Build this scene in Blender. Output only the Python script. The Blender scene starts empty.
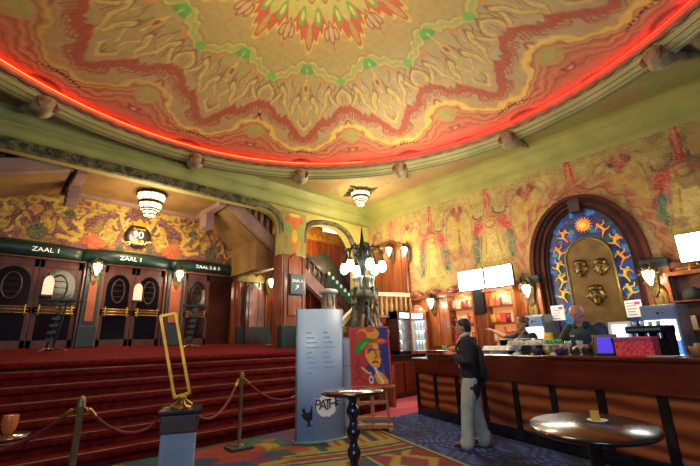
import bpy, bmesh, math, random
import numpy as np
from mathutils import Matrix, Vector
random.seed(7); rng = np.random.default_rng(11)
PI = math.pi
col = bpy.context.scene.collection
scene = bpy.context.scene
scene.view_settings.view_transform = 'Standard'
scene.view_settings.look = 'None'
scene.view_settings.exposure = 0.0

def srgb(h):
    if isinstance(h, str):
        h = h.lstrip('#'); c = [int(h[i:i+2], 16)/255 for i in (0, 2, 4)]
    else: c = list(h)
    return tuple((x/12.92 if x <= .04045 else ((x+.055)/1.055)**2.4) for x in c)

# ---------------------------------------------------------------- materials
_M = {}
def mat(name, c1, c2=None, scale=(1, 1, 1), rough=.5, metal=0., emit=0., ecol=None, detail=4., bump=0., kind='noise', nscale=4., alpha=1., spec=.5, coat=0., lo=.35, hi=.65):
    if name in _M: return _M[name]
    m = bpy.data.materials.new(name); m.use_nodes = True
    nt = m.node_tree; N = nt.nodes; L = nt.links
    b = N['Principled BSDF']
    b.inputs['Roughness'].default_value = rough; b.inputs['Metallic'].default_value = metal
    b.inputs['Specular IOR Level'].default_value = spec
    b.inputs['Coat Weight'].default_value = coat; b.inputs['Coat Roughness'].default_value = .12
    a = srgb(c1); a = (*a, 1)
    b.inputs['Base Color'].default_value = a
    if c2 is not None:
        tc = N.new('ShaderNodeTexCoord'); mp = N.new('ShaderNodeMapping'); mp.inputs['Scale'].default_value = scale
        L.new(tc.outputs['Object'], mp.inputs['Vector'])
        if kind == 'noise':
            t = N.new('ShaderNodeTexNoise'); t.inputs['Scale'].default_value = nscale; t.inputs['Detail'].default_value = detail; out = t.outputs['Fac']
        elif kind == 'wave':
            t = N.new('ShaderNodeTexWave'); t.inputs['Scale'].default_value = nscale; t.inputs['Distortion'].default_value = 6; t.inputs['Detail'].default_value = detail; t.inputs['Detail Scale'].default_value = .8; t.bands_direction = 'Z'; out = t.outputs['Fac']
        elif kind == 'voronoi':
            t = N.new('ShaderNodeTexVoronoi'); t.inputs['Scale'].default_value = nscale; out = t.outputs['Distance']
        L.new(mp.outputs['Vector'], t.inputs['Vector'])
        r = N.new('ShaderNodeValToRGB'); r.color_ramp.elements[0].position = lo; r.color_ramp.elements[1].position = hi
        r.color_ramp.elements[0].color = a; r.color_ramp.elements[1].color = (*srgb(c2), 1)
        L.new(out, r.inputs['Fac']); L.new(r.outputs['Color'], b.inputs['Base Color'])
        if bump:
            bp = N.new('ShaderNodeBump'); bp.inputs['Strength'].default_value = bump; bp.inputs['Distance'].default_value = .02
            L.new(out, bp.inputs['Height']); L.new(bp.outputs['Normal'], b.inputs['Normal'])
    if emit:
        b.inputs['Emission Color'].default_value = (*srgb(ecol or c1), 1); b.inputs['Emission Strength'].default_value = emit
    if alpha < 1: b.inputs['Alpha'].default_value = alpha
    _M[name] = m; return m

def vmat(name, rough=.7, emit=0., bump=0., metal=0.):
    if name in _M: return _M[name]
    m = bpy.data.materials.new(name); m.use_nodes = True
    N = m.node_tree.nodes; L = m.node_tree.links; b = N['Principled BSDF']
    at = N.new('ShaderNodeVertexColor'); at.layer_name = 'Col'
    tc = N.new('ShaderNodeTexCoord'); t = N.new('ShaderNodeTexNoise'); t.inputs['Scale'].default_value = 9.; t.inputs['Detail'].default_value = 6
    L.new(tc.outputs['Object'], t.inputs['Vector'])
    r = N.new('ShaderNodeMapRange'); r.inputs['To Min'].default_value = .72; r.inputs['To Max'].default_value = 1.22
    L.new(t.outputs['Fac'], r.inputs['Value'])
    mx = N.new('ShaderNodeVectorMath'); mx.operation = 'SCALE'
    L.new(at.outputs['Color'], mx.inputs[0]); L.new(r.outputs['Result'], mx.inputs['Scale'])
    L.new(mx.outputs['Vector'], b.inputs['Base Color'])
    if emit:
        L.new(mx.outputs['Vector'], b.inputs['Emission Color']); b.inputs['Emission Strength'].default_value = emit
    b.inputs['Roughness'].default_value = rough; b.inputs['Metallic'].default_value = metal
    if bump:
        bp = N.new('ShaderNodeBump'); bp.inputs['Strength'].default_value = bump; bp.inputs['Distance'].default_value = .02
        L.new(t.outputs['Fac'], bp.inputs['Height']); L.new(bp.outputs['Normal'], b.inputs['Normal'])
    _M[name] = m; return m

# ---------------------------------------------------------------- mesh builder
class MB:
    def __init__(s): s.v = []; s.f = []; s.mi = []; s.sm = []
    def add(s, vs, fs, M=None, mi=0, smooth=False):
        o = len(s.v)
        if M is not None: vs = [tuple(M @ Vector(p)) for p in vs]
        s.v += [tuple(p) for p in vs]
        for f in fs: s.f.append(tuple(i+o for i in f)); s.mi.append(mi); s.sm.append(smooth)
        return s
    def box(s, x0, x1, y0, y1, z0, z1, M=None, mi=0, bev=0.):
        if bev > 0:
            b = min(bev, (x1-x0)*.45, (y1-y0)*.45, (z1-z0)*.45)
            bm = bmesh.new(); bmesh.ops.create_cube(bm, size=1)
            for v in bm.verts: v.co = Vector(((x0+x1)/2+v.co.x*(x1-x0), (y0+y1)/2+v.co.y*(y1-y0), (z0+z1)/2+v.co.z*(z1-z0)))
            bmesh.ops.bevel(bm, geom=list(bm.edges), offset=b, segments=2, affect='EDGES', profile=.6)
            bm.verts.index_update()
            s.add([v.co[:] for v in bm.verts], [[v.index for v in f.verts] for f in bm.faces], M, mi); bm.free(); return s
        vs = [(x0, y0, z0), (x1, y0, z0), (x1, y1, z0), (x0, y1, z0), (x0, y0, z1), (x1, y0, z1), (x1, y1, z1), (x0, y1, z1)]
        return s.add(vs, [(0, 3, 2, 1), (4, 5, 6, 7), (0, 1, 5, 4), (1, 2, 6, 5), (2, 3, 7, 6), (3, 0, 4, 7)], M, mi)
    def lathe(s, prof, c=(0, 0, 0), n=20, M=None, mi=0, smooth=True, sx=1, sy=1, a0=0., a1=2*PI):
        vs = []; fs = []; k = len(prof); full = abs(a1-a0-2*PI) < 1e-6; nn = n if full else n+1
        for i in range(nn):
            a = a0+(a1-a0)*i/n
            for r, z in prof: vs.append((c[0]+r*math.cos(a)*sx, c[1]+r*math.sin(a)*sy, c[2]+z))
        for i in range(n):
            j = (i+1) % nn
            for q in range(k-1): fs.append((i*k+q, j*k+q, j*k+q+1, i*k+q+1))
        return s.add(vs, fs, M, mi, smooth)
    def cyl(s, c, r, h, n=16, M=None, mi=0, r2=None):
        r2 = r if r2 is None else r2
        return s.lathe([(0, 0), (r, 0), (r, 0.0001), (r2, h-.0001), (r2, h), (0, h)], c, n, M, mi)
    def sph(s, c, r, n=14, M=None, mi=0, sx=1, sy=1, sz=1):
        prof = [(r*math.sin(PI*i/(n//2+2)), -r*sz*math.cos(PI*i/(n//2+2))) for i in range(n//2+3)]
        return s.lathe(prof, c, n, M, mi, True, sx, sy)
    def tube(s, pts, rad, n=8, M=None, mi=0, caps=True, flat=1.):
        pts = [Vector(p) for p in pts]; m = len(pts)
        rad = list(rad) if hasattr(rad, '__len__') else [rad]*m
        P = []; T = []
        for i in range(m): T.append((pts[min(i+1, m-1)]-pts[max(i-1, 0)]).normalized())
        ref = Vector((0, 0, 1)) if abs(T[0].z) < .9 else Vector((1, 0, 0))
        u = (ref-T[0]*ref.dot(T[0])).normalized(); vs = []; fs = []
        rings = []
        def ring(c, r, t):
            nonlocal u
            u = (u-t*u.dot(t)).normalized(); w = t.cross(u)
            for q in range(n): a = 2*PI*q/n; vs.append(tuple(c+u*(r*math.cos(a)*flat)+w*(r*math.sin(a))))
        R = []
        if caps:
            for k in (1., .87, .5): R.append((pts[0]-T[0]*rad[0]*k*.9, rad[0]*math.sqrt(max(0.003, 1-k*k)), T[0]))
        for i in range(m): R.append((pts[i], rad[i], T[i]))
        if caps:
            for k in (.5, .87, 1.): R.append((pts[-1]+T[-1]*rad[-1]*k*.9, rad[-1]*math.sqrt(max(.003, 1-k*k)), T[-1]))
        for c, r, t in R: ring(c, r, t)
        for i in range(len(R)-1):
            for q in range(n): fs.append((i*n+q, i*n+(q+1) % n, (i+1)*n+(q+1) % n, (i+1)*n+q))
        fs.append(tuple(range(n-1, -1, -1))); fs.append(tuple((len(R)-1)*n+q for q in range(n)))
        return s.add(vs, fs, M, mi, True)
    def prism(s, poly, d0, d1, M=None, mi=0, axis='y'):
        # poly in (a,b); axis y: (a, d, b); axis x: (d, a, b); axis z: (a, b, d)
        n = len(poly)
        def P(p, d): return (p[0], d, p[1]) if axis == 'y' else (d, p[0], p[1]) if axis == 'x' else (p[0], p[1], d)
        vs = [P(p, d0) for p in poly]+[P(p, d1) for p in poly]
        fs = [tuple(range(n)), tuple(range(2*n-1, n-1, -1))]+[(i, i+n, (i+1) % n+n, (i+1) % n) for i in range(n)]
        return s.add(vs, fs, M, mi)
    def hull_loft(s, rings, M=None, mi=0, caps=True):
        n = len(rings[0]); vs = [p for r in rings for p in r]; fs = []
        for i in range(len(rings)-1):
            for q in range(n): fs.append((i*n+q, i*n+(q+1) % n, (i+1)*n+(q+1) % n, (i+1)*n+q))
        if caps: fs.append(tuple(range(n-1, -1, -1))); fs.append(tuple((len(rings)-1)*n+q for q in range(n)))
        return s.add(vs, fs, M, mi, True)
    def mesh(s, name, mats):
        me = bpy.data.meshes.new(name); me.from_pydata(s.v, [], s.f)
        for m in (mats if isinstance(mats, (list, tuple)) else [mats]): me.materials.append(m)
        me.polygons.foreach_set('material_index', s.mi); me.polygons.foreach_set('use_smooth', s.sm)
        bm = bmesh.new(); bm.from_mesh(me); bmesh.ops.remove_doubles(bm, verts=bm.verts, dist=1e-5); bmesh.ops.recalc_face_normals(bm, faces=bm.faces); bm.to_mesh(me); bm.free()
        return me
    def build(s, name, mats, parent=None, loc=(0, 0, 0), rot=(0, 0, 0)):
        o = bpy.data.objects.new(name, s.mesh(name, mats)); col.objects.link(o)
        o.location = loc; o.rotation_euler = rot
        if parent is not None: o.parent = parent
        return o

def tag(o, label=None, cat=None, group=None, kind=None):
    if label: o['label'] = label
    if cat: o['category'] = cat
    if group: o['group'] = group
    if kind: o['kind'] = kind
    return o
def thing(name, label, cat, loc=(0, 0, 0), rz=0., group=None):
    o = bpy.data.objects.new(name, None); col.objects.link(o); o.empty_display_size = .1
    o.location = loc; o.rotation_euler = (0, 0, rz)
    return tag(o, label, cat, group)
def struct(name, mb, m): return tag(mb.build(name, m), kind='structure')
def copy_tree(o, parent=None):
    c = o.copy(); col.objects.link(c)
    if parent is not None: c.parent = parent
    for ch in list(o.children): copy_tree(ch, c)
    return c
def relabel(o, label, loc=None, rz=None):
    o['label'] = label
    if loc is not None: o.location = loc
    if rz is not None: o.rotation_euler = (0, 0, rz)
    return o
def T(x=0, y=0, z=0): return Matrix.Translation((x, y, z))
def Rz(a): return Matrix.Rotation(a, 4, 'Z')
def Rx(a): return Matrix.Rotation(a, 4, 'X')
def Ry(a): return Matrix.Rotation(a, 4, 'Y')
def text(name, body, size, m, parent, loc, rot, ext=.004, align='CENTER', shear=0., sx=1.):
    cu = bpy.data.curves.new(name, 'FONT'); cu.body = body; cu.size = size; cu.extrude = ext; cu.align_x = align; cu.align_y = 'CENTER'; cu.shear = shear
    t = bpy.data.objects.new(name+'_src', cu); col.objects.link(t)
    dg = bpy.context.evaluated_depsgraph_get(); dg.update()
    me = bpy.data.meshes.new_from_object(t.evaluated_get(dg)); bpy.data.objects.remove(t)
    me.materials.clear(); me.materials.append(m); me.name = name
    o = bpy.data.objects.new(name, me); col.objects.link(o); o.location = loc; o.rotation_euler = rot; o.scale = (sx, 1, 1)
    if parent is not None: o.parent = parent
    return o
def remeshed(name, mb, m, parent, voxel=.012, smooth=3, loc=(0, 0, 0), rot=(0, 0, 0), colfn=None):
    me = mb.mesh(name, m if isinstance(m, (list, tuple)) else [m])
    t = bpy.data.objects.new(name, me); col.objects.link(t)
    r = t.modifiers.new('r', 'REMESH'); r.mode = 'VOXEL'; r.voxel_size = voxel; r.use_smooth_shade = True
    if smooth:
        q = t.modifiers.new('s', 'SMOOTH'); q.factor = .5; q.iterations = smooth
    dg = bpy.context.evaluated_depsgraph_get(); dg.update()
    me2 = bpy.data.meshes.new_from_object(t.evaluated_get(dg)); bpy.data.objects.remove(t)
    me2.materials.clear()
    for mm in (m if isinstance(m, (list, tuple)) else [m]): me2.materials.append(mm)
    me2.polygons.foreach_set('use_smooth', [True]*len(me2.polygons)); me2.name = name
    if colfn:
        co = np.zeros(len(me2.vertices)*3, np.float32); me2.vertices.foreach_get('co', co); set_col(me2, colfn(co.reshape(-1, 3)))
    o = bpy.data.objects.new(name, me2); col.objects.link(o); o.location = loc; o.rotation_euler = rot
    if parent is not None: o.parent = parent
    return o
def set_col(me, C):
    at = me.color_attributes.new('Col', 'FLOAT_COLOR', 'POINT')
    A = np.ones((len(C), 4), np.float32); A[:, :3] = C; at.data.foreach_set('color', A.ravel())
def grid_mesh(name, P, C, m):
    """P (ny,nx,3) points, C (ny,nx,3) linear colours"""
    ny, nx = P.shape[:2]
    idx = np.arange(ny*nx).reshape(ny, nx)
    q = np.stack([idx[:-1, :-1], idx[:-1, 1:], idx[1:, 1:], idx[1:, :-1]], -1).reshape(-1, 4)
    me = bpy.data.meshes.new(name); me.vertices.add(ny*nx); me.vertices.foreach_set('co', P.reshape(-1).astype(np.float32))
    me.loops.add(q.size); me.loops.foreach_set('vertex_index', q.ravel().astype(np.int32))
    me.polygons.add(len(q)); me.polygons.foreach_set('loop_start', np.arange(0, q.size, 4, dtype=np.int32)); me.polygons.foreach_set('loop_total', np.full(len(q), 4, np.int32))
    me.polygons.foreach_set('use_smooth', np.ones(len(q), bool)); me.update(calc_edges=True); me.materials.append(m)
    set_col(me, C.reshape(-1, 3))
    o = bpy.data.objects.new(name, me); col.objects.link(o); return o

# ---------------------------------------------------------------- painting on grids
class Paint:
    def __init__(s, X, Y, base):
        s.X, s.Y = X, Y; s.C = np.zeros(X.shape+(3,)); s.C[:] = srgb(base)
    def put(s, mask, c, a=1.):
        mk = np.clip(mask, 0, 1)[..., None]*a; s.C = s.C*(1-mk)+np.array(srgb(c))*mk
    def ell(s, cx, cy, rx, ry, c, a=1., rot=0., soft=.15, X=None, Y=None):
        X = s.X if X is None else X; Y = s.Y if Y is None else Y
        dx, dy = X-cx, Y-cy; ca, sa = math.cos(rot), math.sin(rot)
        d = np.hypot((dx*ca+dy*sa)/rx, (-dx*sa+dy*ca)/ry); s.put((1-d)/soft+.5, c, a)
    def ring(s, cx, cy, rx, ry, w, c, a=1., X=None, Y=None):
        X = s.X if X is None else X; Y = s.Y if Y is None else Y
        d = np.hypot((X-cx)/rx, (Y-cy)/ry); s.put(1.3-np.abs(d-1)*min(rx, ry)/w, c, a)
    def dist(s, pts, X=None, Y=None):
        X = s.X if X is None else X; Y = s.Y if Y is None else Y
        D = np.full(X.shape, 1e9)
        for (x0, y0), (x1, y1) in zip(pts, pts[1:]):
            dx, dy = x1-x0, y1-y0; t = np.clip(((X-x0)*dx+(Y-y0)*dy)/(dx*dx+dy*dy+1e-12), 0, 1)
            D = np.minimum(D, np.hypot(X-x0-t*dx, Y-y0-t*dy))
        return D
    def line(s, pts, w, c, a=1., X=None, Y=None, soft=.5, smooth=True):
        if smooth and len(pts) > 2: pts = cr(pts)
        s.put((w-s.dist(pts, X, Y))/(w*soft)+.5, c, a)
    def poly(s, pts, c, a=1., X=None, Y=None):
        X = s.X if X is None else X; Y = s.Y if Y is None else Y
        inside = np.zeros(X.shape, bool); n = len(pts)
        for i in range(n):
            x0, y0 = pts[i]; x1, y1 = pts[(i+1) % n]
            if y0 == y1: continue
            cnd = ((y0 > Y) != (y1 > Y)) & (X < (x1-x0)*(Y-y0)/(y1-y0)+x0); inside ^= cnd
        s.put(inside.astype(float), c, a)
def cr(pts, k=6):
    P = [pts[0]]+list(pts)+[pts[-1]]; out = []
    for i in range(1, len(P)-2):
        p0, p1, p2, p3 = [np.array(P[j], float) for j in (i-1, i, i+1, i+2)]
        for q in range(k):
            t = q/k; out.append(tuple(.5*((2*p1)+(-p0+p2)*t+(2*p0-5*p1+4*p2-p3)*t*t+(-p0+3*p1-3*p2+p3)*t**3)))
    out.append(tuple(pts[-1])); return out
def vnoise(X, Y, f, seed=0):
    r = np.random.default_rng(seed); G = r.random((64, 64)); x = (X*f) % 63; y = (Y*f) % 63
    i = np.floor(x).astype(int); j = np.floor(y).astype(int); a = x-i; b = y-j; a = a*a*(3-2*a); b = b*b*(3-2*b)
    return (G[i, j]*(1-a)+G[i+1, j]*a)*(1-b)+(G[i, j+1]*(1-a)+G[i+1, j+1]*a)*b
# ================================================================ MATERIALS
carpet_red = mat('carpet_red', '#48090c', '#660f12', (1, 1, 1), rough=.95, nscale=14, bump=.3, spec=.1)
carpet_shaded = mat('carpet_shaded', '#3a080b', '#5c1012', rough=.95, nscale=9, bump=.3, spec=.1)  # same red carpet with the shade below the nosings put into its colour
brass = mat('brass', '#c9a24a', '#8f6c28', rough=.3, metal=.9, nscale=6)
brass_dull = mat('brass_dull', '#8f8352', '#6a5f3c', rough=.45, metal=.6, nscale=6)
gold = mat('gold', '#e0a428', '#b87818', rough=.35, metal=.55, nscale=3)
wood_red = mat('wood_red', '#5a2412', '#8a4420', (6, 6, .7), rough=.35, nscale=2.2, coat=.3)
wood_amber = mat('wood_amber', '#6e3614', '#985222', (6, 6, .6), rough=.38, nscale=2., coat=.3)
wood_dark = mat('wood_dark', '#220e0e', '#381714', (5, 5, .6), rough=.35, nscale=2.2, coat=.3)
wood_door = mat('wood_door', '#35100c', '#521d14', (5, 5, .6), rough=.5, nscale=2.2)
wood_burl = mat('wood_burl', '#5a2612', '#98562c', (.55, .55, 1.3), rough=.25, nscale=1.5, detail=3, coat=.3, kind='wave', lo=.05, hi=1.)
wood_mahog = mat('wood_mahog', '#44150c', '#5e2212', (1, 1, 6), rough=.28, nscale=1.5, coat=.4)
wood_easel = mat('wood_easel', '#8a5a2c', '#a8753e', (4, 4, 1), rough=.5, nscale=3)
marble_black = mat('marble_black', '#0c0d10', '#23262a', rough=.2, nscale=5, detail=8, lo=.45, hi=.75)
teal_dark = mat('teal_dark', '#0b2226', '#122f32', rough=.45, nscale=3)
sign_green = mat('sign_green', '#08221f', '#0c2e2a', rough=.4, nscale=2)
white_letter = mat('white_letter', '#f2f2ea', rough=.5, emit=.45)
black_metal = mat('black_metal', '#101114', '#1c1d20', rough=.4, metal=.4, nscale=8)
black_plastic = mat('black_plastic', '#0c0d10', rough=.35)
chrome = mat('chrome', '#c8c8c4', '#8f908c', rough=.15, metal=1., nscale=4)
steel = mat('steel', '#9aa0a6', '#6f757b', rough=.3, metal=.8, nscale=5)
mauve = mat('mauve_plaster', '#7d6058', '#94766a', rough=.75, nscale=3)
amber_plaster = mat('amber_plaster', '#70522a', '#8a6634', rough=.7, nscale=2)
cream_green = mat('cream_green', '#85834e', '#99935c', rough=.6, nscale=2, detail=6)
cove_green = mat('cove_green', '#7f8344', '#959650', rough=.6, nscale=1.5, detail=6)
cove_yellow = mat('cove_yellow', '#8b8742', '#9c964a', rough=.6, nscale=1.5, detail=6)
beam_band = mat('beam_band', '#26301e', '#6a6440', (1, 1, 1), rough=.7, nscale=7, detail=8, bump=.9, lo=.4, hi=.62)
plaster_yellow = mat('plaster_yellow', '#a39850', '#b8a858', rough=.7, nscale=2, detail=6)
scallop_brown = mat('scallop_brown', '#7a4630', '#96583a', rough=.6, nscale=5)
dark_void = mat('dark_void', '#130a06', '#1d100a', rough=.9, nscale=2)
glow_warm = mat('glow_warm', '#fff6e0', emit=9., ecol='#ffeec8')
glow_white = mat('glow_white', '#ffffff', emit=14., ecol='#f6fff8')
glow_screen = mat('glow_screen', '#ffffff', emit=6., ecol='#f4fff0')
glow_lantern = mat('glow_lantern', '#fff0d0', emit=2.0, ecol='#ffe6b4')
glow_orange = mat('glow_orange', '#b86048', emit=1.5, ecol='#ffb898')
glass_clear = mat('glass_clear', '#dfe8e4', rough=.05, alpha=.25, spec=.6)
glass_dark = mat('glass_dark', '#0c080c', rough=.12, alpha=.6, spec=.4)
paint_wall = vmat('painted_mural', .75)
paint_dome = vmat('painted_dome', .7)

# ================================================================ CAMERA
cam = bpy.data.cameras.new('camera'); cam.sensor_width = 36; cam.lens = 388/700*36; cam.clip_start = .05
co = bpy.data.objects.new('camera', cam); col.objects.link(co); scene.camera = co
pitch, roll, az = math.radians(15.95), math.radians(1.72), math.radians(46.8)
f = Vector((0, math.cos(pitch), math.sin(pitch))); r0 = Vector((1, 0, 0)); u0 = r0.cross(f)
rr = r0*math.cos(roll)-u0*math.sin(roll); uu = u0*math.cos(roll)+r0*math.sin(roll)
ex = Vector((math.sin(az), math.cos(az), 0)); ey = Vector((-math.cos(az), math.sin(az), 0))
W = lambda v: Vector((v.dot(ex), v.dot(ey), v.z))
co.matrix_world = Matrix.Translation((0, 0, 1.4)) @ Matrix((W(rr), W(uu), -W(f))).transposed().to_4x4()

# ================================================================ CEILING
CX, CY, R = 2.46, 3.14, 5.44
ZR, RISE = 6.0, .5
def build_dome():
    nr, na = 190, 1440
    r = np.linspace(.02, 1., nr)[:, None]+np.zeros((1, na)); th = np.linspace(0, 360, na)[None, :]+np.zeros((nr, 1))
    X = CX+r*R*np.cos(np.radians(th)); Y = CY+r*R*np.sin(np.radians(th)); Z = ZR+RISE*(1-r*r)
    # twelvefold mirror-symmetric sectors; a = degrees from the medallion axis, 0..15
    a = np.abs((th-26+15) % 30-15)
    w = .012*np.sin(a*1.1+r*30)+.006*np.sin(a*2.3-r*55)
    rw = r+w*np.clip((r-.3)*4, 0, 1)*.6
    aa = np.abs(a+.5*np.sin(r*60)*np.clip((r-.35)*5, 0, 1))
    S = .085  # one degree of a expressed in r-units near mid radius
    A = aa*S*.2*r/.6; 
    k = lambda pts: [(x*S*.2, y) for x, y in pts]
    p = Paint(A, rw, '#a08048')
    X0 = aa*S*.2
    C = lambda pts, w_, c, al=1.: p.line(k(pts), w_*.72, c, al*.9, X=X0, Y=rw)
    # soft variation of the ground: greener near the middle, pinkish toward the rim, bar side paled as if lit
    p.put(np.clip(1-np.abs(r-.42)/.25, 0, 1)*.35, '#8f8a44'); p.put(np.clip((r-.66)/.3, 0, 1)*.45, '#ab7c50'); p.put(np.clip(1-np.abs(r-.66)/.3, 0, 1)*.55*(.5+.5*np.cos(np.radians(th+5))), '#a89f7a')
    lit = .5+.5*np.cos(np.radians(th+10))   # light put into the paint: strokes paler on the bar side
    # centre star
    edge = .335-.125*(aa/15)**.8+.012*np.sin(aa*1.6)
    p.put((edge+.014-rw)/.006, '#c2a04a'); p.put((edge-rw)/.006, '#a8502c')
    p.put((.205+.03*np.cos(aa*.42)-rw)/.006, '#a39448'); 
    p.ell(0, .275, .028, .045, '#8a8a3e', X=X0, Y=rw); p.ell(0, .277, .014, .03, '#c07040', X=X0, Y=rw)
    p.ell(.11, .2, .05, .035, '#5f8a40', X=X0, Y=rw); p.ell(.11, .2, .025, .02, '#b8a048', X=X0, Y=rw)
    for q in (.14, .1, .06): p.put(1-np.abs(rw-q-.012*np.cos(aa*.4))/.008, '#7a3a24')
    # petals between the star arms
    for (pts) in ([(15, .215), (13, .25), (13.5, .285), (15, .305)], [(15, .235), (11.2, .245), (10.2, .275), (12, .29), (13.6, .275)]):
        C(pts, .006, '#7a4028'); 
    p.ell(.255, .262, .018, .035, '#b88a6a', .8, X=X0, Y=rw); p.ell(.2, .268, .015, .018, '#b88a6a', .7, X=X0, Y=rw)
    p.ell(.255, .325, .012, .012, '#b0642c', X=X0, Y=rw)
    # green zigzag with a pale outline
    zz = [(0, .405), (3, .40), (5.5, .425), (8, .43), (10, .455), (15, .478)]
    C(zz, .034, '#6a3a22', .9); C(zz, .028, '#c2ae58'); C(zz, .017, '#8f9248')
    C([(0, .40), (2.5, .425), (0, .435)], .014, '#4f8a3c'); p.ell(.0, .41, .035, .02, '#5a9440', X=X0, Y=rw); p.ell(.255, .475, .03, .022, '#6c9a44', X=X0, Y=rw)
    p.ell(.13, .47, .022, .014, '#b87838', X=X0, Y=rw)
    C([(0, .42), (0, .5), (.4, .56)], .008, '#c9b04e'); p.ell(0, .515, .014, .035, '#c0943c', X=X0, Y=rw); p.ell(0, .515, .007, .02, '#8a4a26', X=X0, Y=rw)
    # flame lines
    for dz, c, wd in ((0, '#7a4a30', .008), (.02, '#c2a654', .0095)):
        C([(15, .50+dz), (13, .53+dz), (11.8, .60+dz), (10.6, .55+dz), (9, .50+dz), (7.6, .56+dz), (6.6, .60+dz), (5.4, .68+dz), (4.6, .61+dz), (3., .55+dz), (1.8, .62+dz), (1.0, .70+dz), (0, .74+dz)], wd*1.25, c, .95)
    C([(12, .5), (9.6, .56), (9, .61)], .005, '#84492c', .8); C([(6, .48), (4.6, .53), (5.2, .57)], .005, '#84492c', .8); C([(2, .60), (1.2, .66), (1.8, .7)], .006, '#c8a850', .8)
    for q, (dz, c) in enumerate(((.05, '#8a5c38'),)):
        C([(15, .51+dz), (12.5, .60+dz), (11, .555+dz), (9, .53+dz), (7.5, .58+dz), (5.5, .65+dz), (4.4, .60+dz), (2.6, .565+dz), (1.4, .63+dz), (0, .69+dz)], .004, c, .7)
    for q in range(3):
        x_ = 1.5+q*4.9; C([(x_, .50+.01*q), (x_+.8, .54), (x_+.2, .58), (x_+1.1, .61)], .006, ('#7c4e30', '#bda458')[q % 2], .8); C([(x_+.8, .54), (x_+1.7, .53)], .005, '#8a5432', .7)
    # terracotta fringe
    fr = [(0, .825), (1.6, .80), (3.6, .765), (5, .715), (7.5, .70), (10, .685), (12, .645), (15, .63)]
    for q, c in ((-.05, '#b87a44'), (.045, '#a8603a')): C([(x, y+q*(1+.3*math.sin(x*2))) for x, y in fr], .0055, c, .8)
    C(fr, .027, '#7d2f1c', .8); C(fr, .02, '#a4472a')
    for q in range(14): x_ = 1+q; y_ = float(np.interp(x_, [a_[0] for a_ in fr], [a_[1] for a_ in fr])); C([(x_, y_), (x_+.5, y_+.028), (x_+.1, y_+.045)], .006, '#94402a', .9)
    for q in range(2, 15, 2):
        yy = np.interp(q, [x[0] for x in fr], [x[1] for x in fr]); C([(q, yy), (q+.7, yy-.03), (q+1.5, yy-.028)], .006, '#94402a')
    p.ell(.255, .71, .03, .022, '#9a4632', X=X0, Y=rw); p.ell(.255, .71, .014, .01, '#c88a5a', X=X0, Y=rw)
    # the big pale wave and contour lines that pack toward the rim
    wave = np.interp(aa, [0, 3, 6, 8.5, 10.5, 12.5, 15], [.885, .885, .87, .82, .765, .735, .725])
    g = (rw-wave)/(1.-wave)
    p.put((g-.02)/.02, '#a9623a', .75)
    p.put(np.clip((g-.2)/.6, 0, 1), '#b4543a', .75); p.put(np.clip((r-.94)/.05, 0, 1), '#c02c1c', .8)  # salmon paint, with the strip's red glow put into the outermost rim
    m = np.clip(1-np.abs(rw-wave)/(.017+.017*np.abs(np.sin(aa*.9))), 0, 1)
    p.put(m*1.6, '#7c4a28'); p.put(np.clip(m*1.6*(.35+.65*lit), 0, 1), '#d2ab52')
    for q, c in ((.10, '#8a4426'), (.17, '#c98a4e'), (.25, '#8a3a24'), (.34, '#cf7a4c'), (.43, '#8c3222'), (.53, '#d0704a'), (.63, '#8c2c20'), (.75, '#c8583c')):
        p.put(1.2-np.abs(g-q)*(1-wave)/.0055, c, .75)
    p.ell(.255, .80, .06, .045, '#a58a48', .8, X=X0, Y=rw); p.ell(.255, .80, .035, .022, '#8f9a48', .6, X=X0, Y=rw)
    p.ell(.255, .89, .026, .02, '#8a3a2c', X=X0, Y=rw); p.ell(.255, .89, .012, .01, '#d08a60', X=X0, Y=rw)
    # dark scalloped medallions at the rim
    for c0, sc in ((0., 1.), (.255, .6)):
        p.ell(c0, 1.0, .085*sc, .062*sc, '#c8523a', X=X0, Y=r); 
        sca = .078*sc+.006*np.abs(np.sin(a*3.))
        p.ell(c0, .995, .07*sc, .042*sc, '#5a1210', X=X0, Y=r-.004*np.abs(np.sin(a*4))); p.ell(c0, .995, .05*sc, .02*sc, '#b8301e', X=X0, Y=r)
    dots = (np.abs(r-(.905+.0009*a*a)) < .006) & (a < 4.2) & (np.sin(a*8) > -.3); p.put(dots.astype(float), '#2c1a14')
    dots = (np.abs(r-(.69)) < .01) & (a > 14.4) & (np.abs(th-71) < 6); p.put(dots.astype(float), '#3a2a1c')
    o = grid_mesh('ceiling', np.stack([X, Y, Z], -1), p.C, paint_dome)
    return tag(o, kind='structure')
build_dome()

def ring_lathe(name, prof, m, n=240):
    mb = MB(); mb.lathe(prof, (CX, CY, 0), n); o = mb.build(name, m); return tag(o, kind='structure')
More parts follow.
